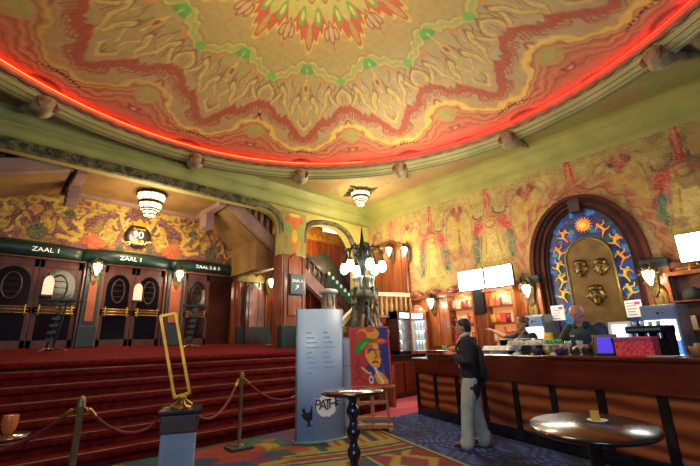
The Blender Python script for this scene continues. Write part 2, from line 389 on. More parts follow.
# ledge that hides the red light strip, scalloped lip, cream ring moulding
ring_lathe('trim_1', [(5.36, 6.0), (5.47, 5.985)], mat('ledge', '#a05a3c', rough=.7))
def scallop():
    mb = MB(); n = 432; vs = []; fs = []
    for i in range(n):
        t = 2*PI*i/n; z = 5.915-.022*abs(math.sin(t*54)); 
        for r_, z_ in ((5.40, 6.005), (5.39, z), (5.50, z), (5.50, 6.0)): vs.append((CX+r_*math.cos(t), CY+r_*math.sin(t), z_))
    for i in range(n):
        j = (i+1) % n
        for q in range(3): fs.append((i*4+q, j*4+q, j*4+q+1, i*4+q+1))
    mb.add(vs, fs, None, 0, True); return tag(mb.build('trim_2', scallop_brown), kind='structure')
scallop()
ring_lathe('trim_3', [(5.46, 5.985), (5.49, 5.92), (5.53, 5.84), (5.60, 5.77), (5.68, 5.725), (5.74, 5.72)], cream_green)
ring_lathe('trim_13', [(5.74, 5.72), (5.755, 5.745), (5.77, 5.72), (5.785, 5.745), (5.80, 5.73), (5.81, 5.78), (5.86, 5.80), (5.87, 5.84), (5.92, 5.86), (5.94, 5.99)], mat('groove', '#5e5836', '#6f6840', rough=.6, nscale=3))
gm_ = MB()
for r_, z_ in ((5.505, 5.885), (5.56, 5.805), (5.64, 5.742), (5.70, 5.716)): gm_.lathe([(r_-.008, z_), (r_, z_-.01), (r_+.009, z_)], (CX, CY, 0), 240)
struct('trim_14', gm_, mat('groove_dark', '#4a4428', rough=.7))
# flat ceiling round the ring, out to the cove
def flat_ceiling():
    na, nr = 360, 24; P = np.zeros((nr, na+1, 3)); x0, x1, y0, y1 = -4.5, 9.12, -4.5, 9.08
    for i in range(na+1):
        t = 2*PI*i/na; c, s_ = math.cos(t), math.sin(t)
        tx = ((x1 if c > 0 else x0)-CX)/c if abs(c) > 1e-6 else 1e9; ty = ((y1 if s_ > 0 else y0)-CY)/s_ if abs(s_) > 1e-6 else 1e9
        d1 = max(min(tx, ty), 5.9); 
        for j in range(nr): d = 5.8+(d1-5.8)*j/(nr-1); P[j, i] = (CX+d*c, CY+d*s_, 5.99)
    X, Y = P[..., 0], P[..., 1]; p = Paint(X, Y, '#8d8a48')
    n = vnoise(X+9, Y+9, .9, 3); p.put(np.clip((n-.45)*3, 0, 1), '#a98a5c', .7)
    n = vnoise(X+9, Y+9, 2.3, 5); p.put(np.clip((n-.6)*5, 0, 1), '#a06a50', .45)
    d = np.hypot(X-8.08, Y-8.08)
    for q in (.75, 1.05): p.put(1.2-np.abs(d-q)/.025, '#7a6a38', .6)
    return tag(grid_mesh('ceiling_border', P, p.C, paint_wall), kind='structure')
flat_ceiling()
# coves
def cove(name, prof, lo, hi, axis, m):
    mb = MB(); n = len(prof); vs = []; 
    for t in (lo, hi):
        for d, z in prof: vs.append((t, d, z) if axis == 'x' else (d, t, z))
    mb.add(vs, [(i, i+1, n+i+1, n+i) for i in range(n-1)], None, 0, True); return struct(name, mb, m)
cove('trim_4', [(9.24, 5.38), (9.27, 5.40), (9.29, 5.48), (9.27, 5.58), (9.2, 5.66), (9.17, 5.68), (9.19, 5.72), (9.17, 5.85), (9.1, 5.95), (9.06, 6.0)], -4.5, 9.62, 'x', cove_green)
cove('trim_5', [(9.6, 5.42), (9.56, 5.45), (9.57, 5.6), (9.52, 5.78), (9.4, 5.87), (9.36, 5.88), (9.34, 5.93), (9.2, 5.98), (9.1, 6.0)], -4.5, 9.32, 'y', cove_yellow)

# carved bosses on the ring, each with a tail running outward
boss_mat = mat('boss', '#988c60', '#6a5238', rough=.5, nscale=7, detail=5)
def boss(first=[None]):
    t = thing('ceiling_boss', 'x', 'ornament', (0, 0, 0), 0, 'carved bosses round the ceiling ring')
    b = MB(); b.sph((0, 0, -.0), .17, 16, sx=.95, sy=.85, sz=1.1); b.tube([(.0, 0, .05), (.16, 0, .02), (.34, .0, .06), (.62, 0, .12), (.85, 0, .14)], [.14, .12, .085, .05, .015], 10); b.build('head', boss_mat, t)
    for s_ in (-1, 1): e = MB(); e.lathe([(.0, -.0), (.055, .0), (.06, .02), (.02, .035), (0, .035)], (0, 0, 0), 14, T(-.10, .09*s_, -.04) @ Ry(-PI/2) @ Rx(.6*s_)); e.build('eye_scroll', mat('boss_dark', '#4a3026', '#6a4a34', rough=.5, nscale=6), t)
    k = MB(); 
    for q in range(5): a = -1.0+q*.5; k.tube([(-.15+.05*abs(a), .13*math.sin(a), .02), (-.05, .17*math.sin(a), .14), (.1, .15*math.sin(a), .2)], .018, 6)
    k.build('ribbing', mat('boss_rib', '#6e4638', rough=.5), t)
    return t
b0 = boss()
bl = {114: 'carved ceiling boss nearest the left edge, above the dark left stair', 83: 'carved ceiling boss second from the left, above the glass lantern side of the beam', 56: 'carved ceiling boss straight above the green-signed pillar', 29: 'carved ceiling boss between the pillar and the corner ceiling lamp', 1.3: 'carved ceiling boss above the left pair of lit screens', -29: 'carved ceiling boss at the upper right, nearest the camera'}
for i, (a, lb) in enumerate(bl.items()):
    o = b0 if i == 0 else copy_tree(b0)
    relabel(o, lb, (CX+5.66*math.cos(math.radians(a)), CY+5.66*math.sin(math.radians(a)), 5.78), math.radians(a)); o.scale = (1.35, 1.35, 1.35)

# red strip light lying on the ledge behind the scalloped lip
def led(a0, a1, c, ec, e, lb):
    mb = MB(); n = 140; pts = []
    for i in range(n+1): t = math.radians(a0+(a1-a0)*i/n); pts.append((CX+5.365*math.cos(t), CY+5.365*math.sin(t), 5.992))
    mb.tube(pts, .013, 6); o = mb.build('light_strip', mat('led_'+c[1:], c, emit=e, ecol=ec)); tag(o, lb, 'light strip')
led(-60, 38, '#ff2418', '#ff1208', 26., 'thin deep red glowing light strip along the right part of the painted dome')
led(38.3, 150, '#ff5a28', '#ff260c', 26., 'thin orange red glowing light strip along the left part of the painted dome')

for i in range(40):
    t = math.radians(-42+4.35*i); 
    L = bpy.data.lights.new('rim_light', 'POINT'); L.energy = .9
    L.color = (1, .045, .04) if i < 19 else (1, .16, .05); L.shadow_soft_size = .3
    o = bpy.data.objects.new('rim_light', L); col.objects.link(o); o.location = (CX+5.2*math.cos(t), CY+5.2*math.sin(t), 5.95)
# two warm hot bulbs seen above the pillar
# ================================================================ FLOOR AND RUG
def build_floor():
    n = 520; xs = np.linspace(-4.5, 9.6, n); ys = np.linspace(-4.5, 7.2, 430); X, Y = np.meshgrid(xs, ys)
    p = Paint(X, Y, '#10184a')
    q = np.sin(X*34+3*np.sin(Y*9))*np.sin(Y*34+3*np.sin(X*8)); p.put(np.clip(q*2.2-.1, 0, 1), '#38549a', .9)
    p.put(np.clip((vnoise(X+9, Y+9, 3.1, 8)-.62)*6, 0, 1), '#0a0c1c', .6)
    # pink carpet in the passage beside the stair
    pk = (Y > 5.5+.0*X) & (X > 6.9+.25*(Y-5.5)-.2) & (Y < 7.2); p.put(((Y > 5.55) & (X > 5.9)).astype(float), '#8c2a38'); p.put(((Y > 5.75) & (X > 5.9) & (np.sin(Y*5+X) > -.2)).astype(float), '#a84a58', .7)
    o = grid_mesh('floor', np.stack([X, Y, X*0], -1), p.C, vmat('floor_carpet', .95)); return tag(o, kind='structure')
build_floor()
def build_rug():
    # bar-parallel frame: s runs along the rug edge toward the stairs, q inward from that edge
    d = np.array([.337, .9415]); nrm = np.array([-.9415, .337]); o0 = np.array([4.45, 2.9])
    ns, nq = 300, 330; s = np.linspace(-2.2, 3.75, ns); q = np.linspace(0, 6.4, nq); S_, Q = np.meshgrid(s, q, indexing='ij')
    X = o0[0]+S_*d[0]+Q*nrm[0]; Y = o0[1]+S_*d[1]+Q*nrm[1]
    over = np.maximum(0, Y-6.12); X = X-over*d[0]/d[1]; Y = np.minimum(Y, 6.12)
    p = Paint(S_, Q, '#8c1c18')
    n1 = vnoise(S_+9, Q+9, 1.3, 21); n2 = vnoise(S_+9, Q+9, 2.1, 22); n3 = vnoise(S_+9, Q+9, 3.7, 23)
    p.put((n1 > .56).astype(float), '#1f5a3c'); p.put((n2 > .62).astype(float), '#b8861c'); p.put((n1 < .33).astype(float), '#1d3a66'); p.put((n3 > .72).astype(float), '#c04a28')
    p.put(((n2 < .3)).astype(float), '#5a2a5c', .9)
    # edge band along the bar side
    E_ = Q < .95; p.put(E_.astype(float), '#9c201a')
    zig = np.abs(((S_*1.6) % 1)-.5)*1.0
    p.put((E_ & (np.abs(Q-.48) < .36-zig*.5)).astype(float), '#b88a2c'); p.put((E_ & (np.abs(Q-.48) < .2-zig*.4)).astype(float), '#8a2a24')
    for a, b, c in ((0, .04, '#b89a60'), (.04, .09, '#14302c'), (.86, .90, '#b89a60'), (.90, .97, '#1a4a34')): p.put(((Q >= a) & (Q < b)).astype(float), c)
    # cross stripes near the easel
    for a, b, c in ((.85, .93, '#1a3a30'), (.93, .98, '#b59a66'), (.98, 1.14, '#a02820'), (1.14, 1.19, '#b59a66'), (1.19, 1.28, '#1c4438'), (1.28, 1.33, '#c09a3c')):
        w = (S_+.05*np.sin(Q*2) >= a) & (S_+.05*np.sin(Q*2) < b) & (Q > .1) & (Q < 2.0+.3*np.sin(S_*9)); p.put(w.astype(float), c)
    bl = (S_ >= 1.33) & (S_ < 2.35) & (Q > .1) & (Q < 1.2); p.put(bl.astype(float), '#b8902a')
    z = np.abs(((Q*2.6+.3*S_) % 1)-.5); p.put((bl & (z < .17) & (S_ > 1.5) & (S_ < 2.2)).astype(float), '#4a1c3a'); p.put((bl & (z > .42) & (S_ > 1.5) & (S_ < 2.2)).astype(float), '#a83420')
    p.put(((S_ >= 2.35) & (S_ < 2.5) & (Q < 1.3)).astype(float), '#143a34'); p.put(((Q >= 1.2) & (Q < 1.32) & (S_ > 1.33) & (S_ < 2.5)).astype(float), '#1c4438')
    for cs, cq, rs, rq, c in ((2.75, 2.55, .32, .5, '#a8261c'), (1.9, 2.5, .5, .55, '#a82a1e'), (2.2, 3.4, .6, .35, '#1c5c42'), (3.1, 3.9, .3, .4, '#c0601c'), (3.2, 4.7, .35, .45, '#b8861c'), (1.6, 3.4, .3, .8, '#1d3a66'), (3.2, 3.0, .3, .35, '#1e4a6a'), (3.35, 5.3, .3, .3, '#7a3a6a')):
        p.ell(cs, cq, rs, rq, c, 1., soft=.05)
    for k in range(5): p.ell(3.1, 3.62+k*.14, .28, .03, '#d0a030', soft=.1)
    p.C *= np.array([.44, .66, .70])
    o = grid_mesh('rug', np.stack([X, Y, X*0+.012], -1), p.C, vmat('rug_wool', .95, bump=.3))
    tag(o, 'large multicoloured woven rug lying on the blue carpet below the red stairs', 'rug')
build_rug()

# ================================================================ STAIRS, LANDING
def k_y(k): return 6.18+.291*(k-1)
st = thing('staircase', 'wide red carpeted staircase with thin brass nosings up to the doors', 'stairs')
for k in range(1, 8):
    z = .19*k if k < 7 else 1.267; zp = .19*(k-1)
    mb = MB(); y1 = k_y(k+1) if k < 7 else k_y(7)+.15
    x1 = 6.85
    # rounded carpet step: riser and tread
    mb.prism([(k_y(k)+.03, z-.085), (k_y(k)-.012, z-.075), (k_y(k)-.02, z-.03), (k_y(k)+.004, z), (y1+.03, z), (y1+.03, z-.085)], -4.5, x1, axis='x')
    sp_ = mb.build('step', carpet_red, st); mb = MB(); mb.box(-4.5, x1, k_y(k)+.025, y1+.03, max(0, zp-.09), z-.08); mb.build('riser', carpet_shaded, sp_)
    if k < 7:
        nb = MB(); nb.box(-4.5, x1, k_y(k)-.014, k_y(k)+.012, z-.004, z+.009, bev=.003); nb.build('nosing', mat('nosing', '#7d6a48', '#5a4a38', rough=.45, metal=.4, nscale=3), st)
mb = MB(); mb.add([(-4.5, 8.0, 1.267), (9.6, 8.0, 1.267), (9.6, 11.7, 1.52), (-4.5, 11.7, 1.52), (-4.5, 8.0, 1.1), (9.6, 8.0, 1.1), (9.6, 11.7, 1.3), (-4.5, 11.7, 1.3)], [(0, 1, 2, 3), (4, 7, 6, 5), (0, 4, 5, 1), (1, 5, 6, 2), (2, 6, 7, 3), (3, 7, 4, 0)])
struct('floor_landing', mb, carpet_red)
# panelled side of the stair block to the right of the steps
mb = MB(); mb.box(7.1, 9.6, 7.9, 9.32, 0, 1.95); mb.box(7.1, 7.2, 6.3, 7.9, 0, .9)
for i in range(9): x = 7.2+i*.27; mb.box(x, x+.04, 7.87, 7.9, .1, 1.9)
struct('wall_stair_side', mb, wood_red)

# ================================================================ FRONT WALL WITH TWO ARCHES
def arc(pts): return cr(pts, 8)
right_arch = arc([(6.74, 4.35), (6.82, 4.75), (7.05, 5.0), (7.6, 5.14), (8.2, 5.12), (8.62, 4.9), (8.88, 4.45), (8.98, 3.9)])
left_h = arc([(5.1, 5.22), (5.5, 5.19), (5.8, 5.05), (5.95, 4.80), (5.99, 4.5)])
poly = [(-4.5, 6.4), (-4.5, 5.22)]+left_h+[(5.99, 1.25), (6.74, 1.25)]+right_arch+[(8.98, 1.9), (9.6, 1.9), (9.6, 6.4)]
mb = MB(); mb.prism(poly, 9.3, 9.62, axis='y'); struct('wall_front', mb, plaster_yellow)
mb = MB()
mb.box(-4.5, 5.2, 9.23, 9.31, 5.22, 5.38)
for i in range(195): x = -4.5+i*.05; mb.sph((x, 9.235, 5.30+.045*math.sin(i*2.4)), .032, 6, sz=1.2)
mb.box(-4.5, 5.2, 9.22, 9.34, 5.36, 5.40); mb.box(-4.5, 5.15, 9.23, 9.34, 5.19, 5.23)
mb.tube([(x, 9.27, z+.08) for x, z in left_h], .085, 8); mb.tube([(x, 9.27, z+.05) for x, z in right_arch], .085, 8); struct('trim_6', mb, beam_band)
def pillar():
    t = thing('pillar', 'square pillar with painted floral capital and wood panels between the two arches', 'pillar')
    b = MB(); b.box(5.955, 6.76, 9.16, 9.645, 1.28, 3.95, bev=.02); b.box(6.0, 6.1, 9.12, 9.18, 1.4, 3.9, bev=.01); b.box(6.62, 6.73, 9.12, 9.18, 1.4, 3.9, bev=.01); b.build('shaft', wood_red, t)
    b = MB(); b.prism([(6.14, 2.2), (6.58, 2.2), (6.58, 3.75), (6.36, 4.0), (6.14, 3.75)], 9.12, 9.15); b.build('panel', wood_amber, t)
    b = MB(); b.box(5.93, 6.8, 9.1, 9.33, 1.28, 1.95, bev=.02); b.build('plinth', teal_dark, t)
    xs = np.linspace(5.9, 6.82, 40); zs = np.linspace(3.9, 5.25, 60); X, Z = np.meshgrid(xs, zs); w = np.abs(X-6.36)
    p = Paint(w, Z, '#83803a'); p.line([(0, 4.0), (.08, 4.4), (.04, 4.8), (.2, 5.1)], .05, '#b8601e'); p.ell(.0, 4.95, .12, .14, '#c0601c'); p.ell(.2, 4.7, .1, .16, '#6f8a3a'); p.ell(.26, 5.0, .09, .09, '#b04a28'); p.ell(0, 4.5, .1, .2, '#c09a30'); p.ell(.28, 4.3, .05, .25, '#8a6a2a'); p.ell(0, 5.15, .2, .05, '#d0b048')
    o = grid_mesh('capital', np.stack([X, 9.22-.06*np.cos(w*3.2)+0*Z, Z], -1), p.C, paint_wall); o.parent = t
pillar()
t = thing('hall_sign', 'small dark green sign with white lettering hanging on the pillar', 'sign', (6.38, 9.06, 3.08))
b = MB(); b.box(-.22, .22, -.02, .02, -.30, .28, bev=.01); b.build('board', sign_green, t)
text('lettering', 'ZAAL 4', .11, white_letter, t, (0, -.026, .08), (PI/2, 0, 0)); 
b = MB(); b.tube([(-.06, 0, -.16), (.03, 0, -.05)], .012, 5); b.tube([(-.03, 0, -.05), (.035, 0, -.045), (.03, 0, -.11)], .012, 5); b.build('arrow', white_letter, t, (0, -.03, 0))

# ================================================================ BACK WALL: DOORS, SIGNS, MURAL
YD = 11.5
mb = MB(); 
mb.box(-4.5, 5.9, YD, YD+.2, 3.57, 6.4); mb.box(-4.5, -1.0, YD, YD+.2, 1.3, 3.6)
for a, b_ in ((1.70, 2.06), (3.64, 4.11)): mb.box(a, b_, YD, YD+.2, 1.3, 3.6)
struct('wall_back', mb, mat('back_wall', '#4a2216', '#6a3420', rough=.6, nscale=2))
mb = MB(); mb.box(-4.5, 7.2, 13.6, 13.7, 1.3, 4.2); mb.box(-4.5, 7.2, YD+.2, 13.6, 3.9, 4.0); mb.box(-4.5, 7.2, YD+.15, 13.6, 1.42, 1.47); struct('wall_corridor', mb, mat('corridor', '#5a2c1c', '#7a4028', rough=.6, nscale=1.5))
# pier facings under the sconces
for i, (a, b_) in enumerate(((1.70, 2.06), (3.64, 4.11))):
    t = thing('door_pier', ['narrow orange panelled pier under the left door sconce', 'narrow orange panelled pier under the right door sconce'][i], 'pier', ((a+b_)/2, YD, 1.5))
    w = (b_-a)/2; b = MB(); b.box(-w, w, -.09, -.01, 0, 2.05, bev=.02); b.build('facing', teal_dark, t); b = MB(); b.box(-w+.09, w-.09, -.12, -.08, .6, 1.8, bev=.015); b.build('panel', mat('pier_orange', '#8a3c1c', '#a5522a', rough=.45, nscale=3), t); b = MB(); b.box(-w-.02, w+.02, -.14, -.01, 0, .5, bev=.02); b.build('plinth', teal_dark, t)
def door_leaf(parent, x0, x1, flip):
    w = x1-x0; xm = (x0+x1)/2; y = YD+.06
    D = bpy.data.objects.new('leaf', None)
    b = MB()
    # stiles, rails, kick panel
    b.box(x0, x0+.1, y, y+.05, 1.47, 3.55, bev=.01); b.box(x1-.1, x1, y, y+.05, 1.47, 3.55, bev=.01); b.box(x0, x1, y, y+.05, 1.47, 1.68); b.box(x0, x1, y, y+.05, 2.28, 2.42); b.box(x0, x1, y, y+.05, 3.36, 3.55)
    # arched head of the upper light
    n = 10; pa = [(x0+.1, 3.37), (x0+.1, 3.0)]+[(xm-(w/2-.1)*math.cos(PI*i/n), 3.0+.34*math.sin(PI*i/n)) for i in range(n+1)]+[(x1-.1, 3.0), (x1-.1, 3.37)]
    top = [(x0+.1, 3.37)]+[(xm-(w/2-.1)*math.cos(PI*i/n), 2.98+.36*math.sin(PI*i/n)) for i in range(n+1)]+[(x1-.1, 3.37)]
    b.prism(top, y, y+.05); leaf = b.build('leaf', wood_door, parent)
    g = MB(); g.box(x0+.1, x1-.1, y+.02, y+.03, 1.68, 2.28); g.box(x0+.1, x1-.1, y+.02, y+.03, 2.42, 3.34); g.build('pane', glass_dark, leaf)
    h = MB()
    for z in (2.29, 2.36, 2.43): h.tube([(x0+.06, y-.05, z), (x1-.06, y-.05, z)], .012, 6)
    for x in (x0+.12, x1-.12): h.tube([(x, y-.05, 2.25), (x, y-.05, 2.47)], .02, 6); h.tube([(x, y-.05, 2.36), (x, y+.01, 2.36)], .014, 6)
    h.build('push_bar', brass, leaf)
    o = MB(); ring = [(xm+(w*.2)*math.cos(a), y-.004, 2.9+.3*math.sin(a)) for a in np.linspace(0, 2*PI, 25)]; o.tube(ring, .018, 6); 
    for z in (2.75, 2.9, 3.05): o.tube([(xm-w*.19, y-.004, z), (xm+w*.19, y-.004, z)], .007, 5)
    o.build('oval_tracery', mat('tracery', '#3a2414', '#2a1a10', rough=.4, nscale=5), leaf)
    return leaf
for i, (a, b_, lb) in enumerate(((-1.0, 1.70, 'left'), (2.06, 3.64, 'middle'), (4.11, 5.72, 'right'))):
    d = bpy.data.objects.new('door_%d' % (i+1), None); col.objects.link(d); d['kind'] = 'structure'
    fr = MB(); fr.box(a, a+.05, YD-.03, YD+.14, 1.46, 3.6, bev=.01); fr.box(b_-.05, b_, YD-.03, YD+.14, 1.46, 3.6, bev=.01); fr.box(a, b_, YD-.03, YD+.14, 3.54, 3.62, bev=.01); fr.build('door_frame', wood_red, d)
    if i == 0:
        for q in range(3): door_leaf(d, a+.05+q*.867, a+.05+(q+1)*.867-.01, q)
    elif i == 1: m_ = (a+b_)/2; door_leaf(d, a+.05, m_-.005, 0); door_leaf(d, m_+.005, b_-.05, 1)
    else: door_leaf(d, a+.05, a+.80, 0)
# awning-shaped name boards over the doors
def awning(x0, x1, body, size, label, tx):
    t = thing('door_sign', label, 'sign', ((x0+x1)/2, YD, 3.6)); w = (x1-x0)/2; n = 14; vs = []; fs = []
    for i in range(n+1):
        x = -w+2*w*i/n; b = .14*(1-(x/w)**2)+.04; h = .03*(1-(x/w)**2)
        vs += [(x, -b, -.03+h), (x, -b-.02, .22+h), (x, 0, .30+h*2), (x, 0, -.03)]
    for i in range(n):
        for q in range(4): fs.append((i*4+q, i*4+4+q, i*4+4+(q+1) % 4, i*4+(q+1) % 4))
    fs += [(0, 1, 2, 3), (n*4+3, n*4+2, n*4+1, n*4)]
    b = MB(); b.add(vs, fs, None, 0, True); b.build('board', sign_green, t)
    text('lettering', body, size, white_letter, t, (tx, -.215, .12), (PI/2+.08, 0, 0), sx=1.15)
awning(-1.2, 1.62, 'ZAAL 1', .145, 'dark green curved sign reading ZAAL 1 over the leftmost doors', .62)
awning(1.5, 3.72, 'ZAAL 1', .145, 'dark green curved sign reading ZAAL 1 over the middle doors below the round emblem', .02)
awning(3.72, 5.75, 'ZAAL 2 & 3', .13, 'dark green curved sign reading ZAAL 2 & 3 over the right open door', -.02)

def back_mural():
    xs = np.linspace(-1.6, 6.2, 470); zs = np.linspace(3.62, 5.75, 150); X, Z = np.meshgrid(xs, zs)
    p = Paint(X, Z, '#5a2c3a'); w = np.abs(X-2.72)
    n = vnoise(X+5, Z, 2.2, 31); p.put(np.clip((n-.5)*5, 0, 1), '#7a4450', .7); p.put(np.clip((vnoise(X+5, Z, 3.5, 33)-.6)*6, 0, 1), '#8a6a2a', .8)
    hill = 3.86+.10*np.cos((w-0)*2.6)-.02*w; p.put((hill+.06-Z)/.03, '#7a7a28'); p.put((hill-Z)/.03, '#3f6a2c')
    Y = '#b8922a'
    L = lambda pts, wd, c, a=1.: p.line(pts, wd, c, a, X=w, Y=Z)
    for cx, sc in ((.62, 1.), (1.95, .9), (2.75, .7)):   # tree-like figures
        p.ell(cx, 4.45, .20*sc, .42*sc, '#2a1814', .9, X=w+.0, Y=Z); p.ell(cx, 4.42, .17*sc, .38*sc, '#b08a34', X=w, Y=Z)
        for q in range(4): p.ring(cx, 4.2+q*.14, .12*sc, .09, .015, '#7a5a20', .8, X=w, Y=Z)
    L([(.2, 4.3), (.3, 4.6), (.42, 4.95), (.3, 5.2), (.55, 5.25), (.8, 5.1), (1.05, 5.2), (1.1, 4.95)], .05, Y); L([(.95, 4.9), (1.2, 4.7), (1.3, 4.45), (1.15, 4.2), (1.5, 4.3), (1.75, 4.55), (1.9, 4.95), (2.2, 5.05)], .055, Y)
    L([(1.1, 4.3), (1.4, 4.1), (1.7, 4.15)], .06, '#c09a34'); L([(1.3, 5.0), (1.5, 5.2), (1.75, 5.15), (1.8, 4.9)], .045, '#a98430'); L([(2.2, 4.2), (2.4, 4.6), (2.6, 4.9), (2.9, 4.8)], .045, '#a98430')
    for a, b in ((.5, 5.15), (.85, 5.0), (1.35, 4.85), (1.75, 4.95), (2.3, 4.95), (1.5, 5.25)): p.ell(a, b, .13, .10, '#b08c30', X=w, Y=Z); p.ell(a, b, .06, .05, '#7a5a24', X=w, Y=Z)
    for a in np.arange(.2, 3.4, .28): L([(a, 4.35+.3*math.sin(a*5)), (a+.08, 4.5+.3*math.sin(a*5)), (a+.02, 4.62+.3*math.sin(a*5))], .025, '#c0a040', .9)
    rr_ = np.random.default_rng(5)
    for q in range(130):
        a, b = rr_.uniform(.1, 3.6), rr_.uniform(4.0, 5.35); e_ = rr_.uniform(-.14, .14); f_ = rr_.uniform(-.14, .14)
        L([(a, b), (a+e_, b+f_*.3), (a+e_*1.4, b+f_)], rr_.uniform(.022, .045), ('#b8962e', '#c8a848', '#6a2c38', '#8a5a24', '#3a2020')[q % 5], .85)
    for a, b, c in ((.95, 4.0, '#b04a24'), (.80, 4.1, '#b8582c'), (1.12, 4.12, '#a8401f'), (.97, 4.22, '#b85a30'), (2.2, 4.75, '#b06a2a'), (1.2, 5.25, '#b87a2a')): p.ell(a, b, .13, .11, c, X=w, Y=Z)
    for a, b, rx, rz in ((2.12, 4.18, .2, .2), (.36, 4.02, .1, .1), (3.0, 4.1, .22, .16), (1.55, 4.75, .12, .1)): p.ell(a, b, rx, rz, '#26402c', .9, X=w, Y=Z)
    sp = rng.random(X.shape); nf = vnoise(X+5, Z, 7.9, 61); p.put(np.clip(1-np.abs(nf-.5)/.05, 0, 1), '#3e2024', .55); p.put((sp > .8)*1., '#5a2c3a', .4); p.put((sp < .18)*1., '#c8a84c', .4)
    tag(grid_mesh('wall_mural_back', np.stack([X, X*0+YD-.012, Z], -1), p.C, paint_wall), kind='structure')
back_mural()
t = thing('anniversary_emblem', 'round dark emblem with golden 90 Jaar lettering on the mural above the doors', 'emblem', (2.76, YD-.03, 4.40))
b = MB(); b.lathe([(0, 0), (.31, 0), (.33, .02), (.31, .045), (.2, .055), (0, .06)], (0, 0, 0), 40, Rx(PI/2)); b.build('disc', mat('emblem_disc', '#1d1310', '#34221a', rough=.35, nscale=3), t)
gl = mat('gold_letter', '#d8b060', rough=.4, emit=.35, ecol='#d8a850'); text('number', '90', .27, white_letter, t, (-.01, -.085, .03), (PI/2, 0, 0)); text('word', 'Jaar', .26, gl, t, (.02, -.085, -.15), (PI/2, 0, 0), shear=.25, sx=1.3)
b = MB(); b.tube([(-.36, -.07, -.22), (-.2, -.075, -.19), (.1, -.075, -.2), (.36, -.07, -.12)], .012, 5); b.build('flourish', gl, t)
text('script', 'Tuschinski', .075, gl, t, (0, -.072, .2), (PI/2, 0, 0), shear=.3)
b = MB(); b.prism([(-.16, .3), (.16, .3), (.2, .42), (.08, .40), (0, .52), (-.08, .40), (-.2, .42)], -.05, -.01); b.build('crest', gold, t)

# panelled wall to the right of the doors, arched fringe on top
mb = MB(); mb.box(5.72, 7.8, 11.32, 11.6, 1.4, 3.45)
for i in range(9): x = 5.74+i*.24; mb.box(x, x+.05, 11.26, 11.33, 1.95, 3.4, bev=.01)
struct('wall_panelled', mb, wood_red)
mb = MB(); mb.box(5.72, 7.8, 11.2, 11.34, 1.4, 2.0, bev=.02); struct('baseboard_back', mb, teal_dark)
mb = MB(); mb.prism([(5.72, 3.4)]+[(5.72+.1*i, 3.55+.14*abs(math.sin(i*1.1))) for i in range(21)]+[(7.8, 3.4)], 11.25, 11.33); struct('trim_7', mb, mat('fringe', '#6a7a34', '#a08a40', rough=.6, nscale=6))
mb = MB(); mb.box(5.72, 7.9, 11.4, 11.6, 3.4, 6.3); struct('wall_upper', mb, mat('pink_plaster', '#8a6a5c', '#9c7c68', rough=.7, nscale=2))
# narrow arched door in the panelling
d = bpy.data.objects.new('door_4', None); col.objects.link(d); d['kind'] = 'structure'
b = MB(); b.prism([(5.95, 1.46), (6.42, 1.46), (6.42, 3.2), (6.19, 3.36), (5.95, 3.2)], 11.16, 11.22); b.build('leaf', wood_dark, d); b = MB(); b.prism([(6.05, 2.0), (6.32, 2.0), (6.32, 3.1), (6.19, 3.2), (6.05, 3.1)], 11.13, 11.17); b.build('panel', wood_amber, d)

# ================================================================ DOUBLE STAIR AND BALCONY BEHIND THE BEAM
mb = MB(); mb.box(.95, 4.6, 9.65, 11.5, 5.30, 5.62); struct('ceiling_balcony', mb, amber_plaster)
mb = MB()
for x in (1.08, 4.34):
    mb.box(x-.10, x+.10, 9.7, 11.48, 5.16, 5.32, bev=.02); mb.box(x-.12, x+.12, 10.5, 10.95, 4.74, 5.32, bev=.02)
    for q in range(3): mb.box(x-.13, x+.13, 10.47, 10.97, 4.78+q*.12, 4.82+q*.12)
mb.box(1.0, 4.4, 11.36, 11.49, 5.2, 5.34)
struct('trim_8', mb, mauve)
def flight(sg, nm):
    # mirror about x=2.72 ; sloping soffit from the balcony down to the outside
    X = lambda x: 2.72+sg*(x-2.72)
    mb = MB(); pr = [(X(4.55), 5.55), (X(4.55), 5.22), (X(5.52), 4.42), (X(5.52), 3.55), (X(5.75), 3.55), (X(6.45), 3.72), (X(6.45), 4.28)] if sg > 0 else [(X(4.55), 5.55), (X(4.55), 5.22), (X(8.4), 3.85), (X(8.4), 4.2)]
    mb.prism(pr, 9.9, 11.46); tag(mb.build('ceiling_flight_'+nm, amber_plaster), kind='structure')
    mb = MB(); pr = [(X(4.5), 5.62), (X(4.5), 5.24), (X(8.3), 2.45), (X(8.3), 2.9)] if sg > 0 else [(X(4.5), 5.55), (X(4.5), 5.24), (X(8.4), 3.85), (X(8.4), 4.2)]
    mb.prism(pr, 9.72, 9.9); tag(mb.build('trim_'+nm, mauve), kind='structure')
flight(1, 'right'); flight(-1, 'left')
mb = MB(); mb.box(-4.5, 9.6, 11.6, 11.7, 3.4, 6.4); mb.box(-4.5, 9.6, 9.6, 11.7, 6.35, 6.4); struct('wall_upper_back', mb, dark_void)
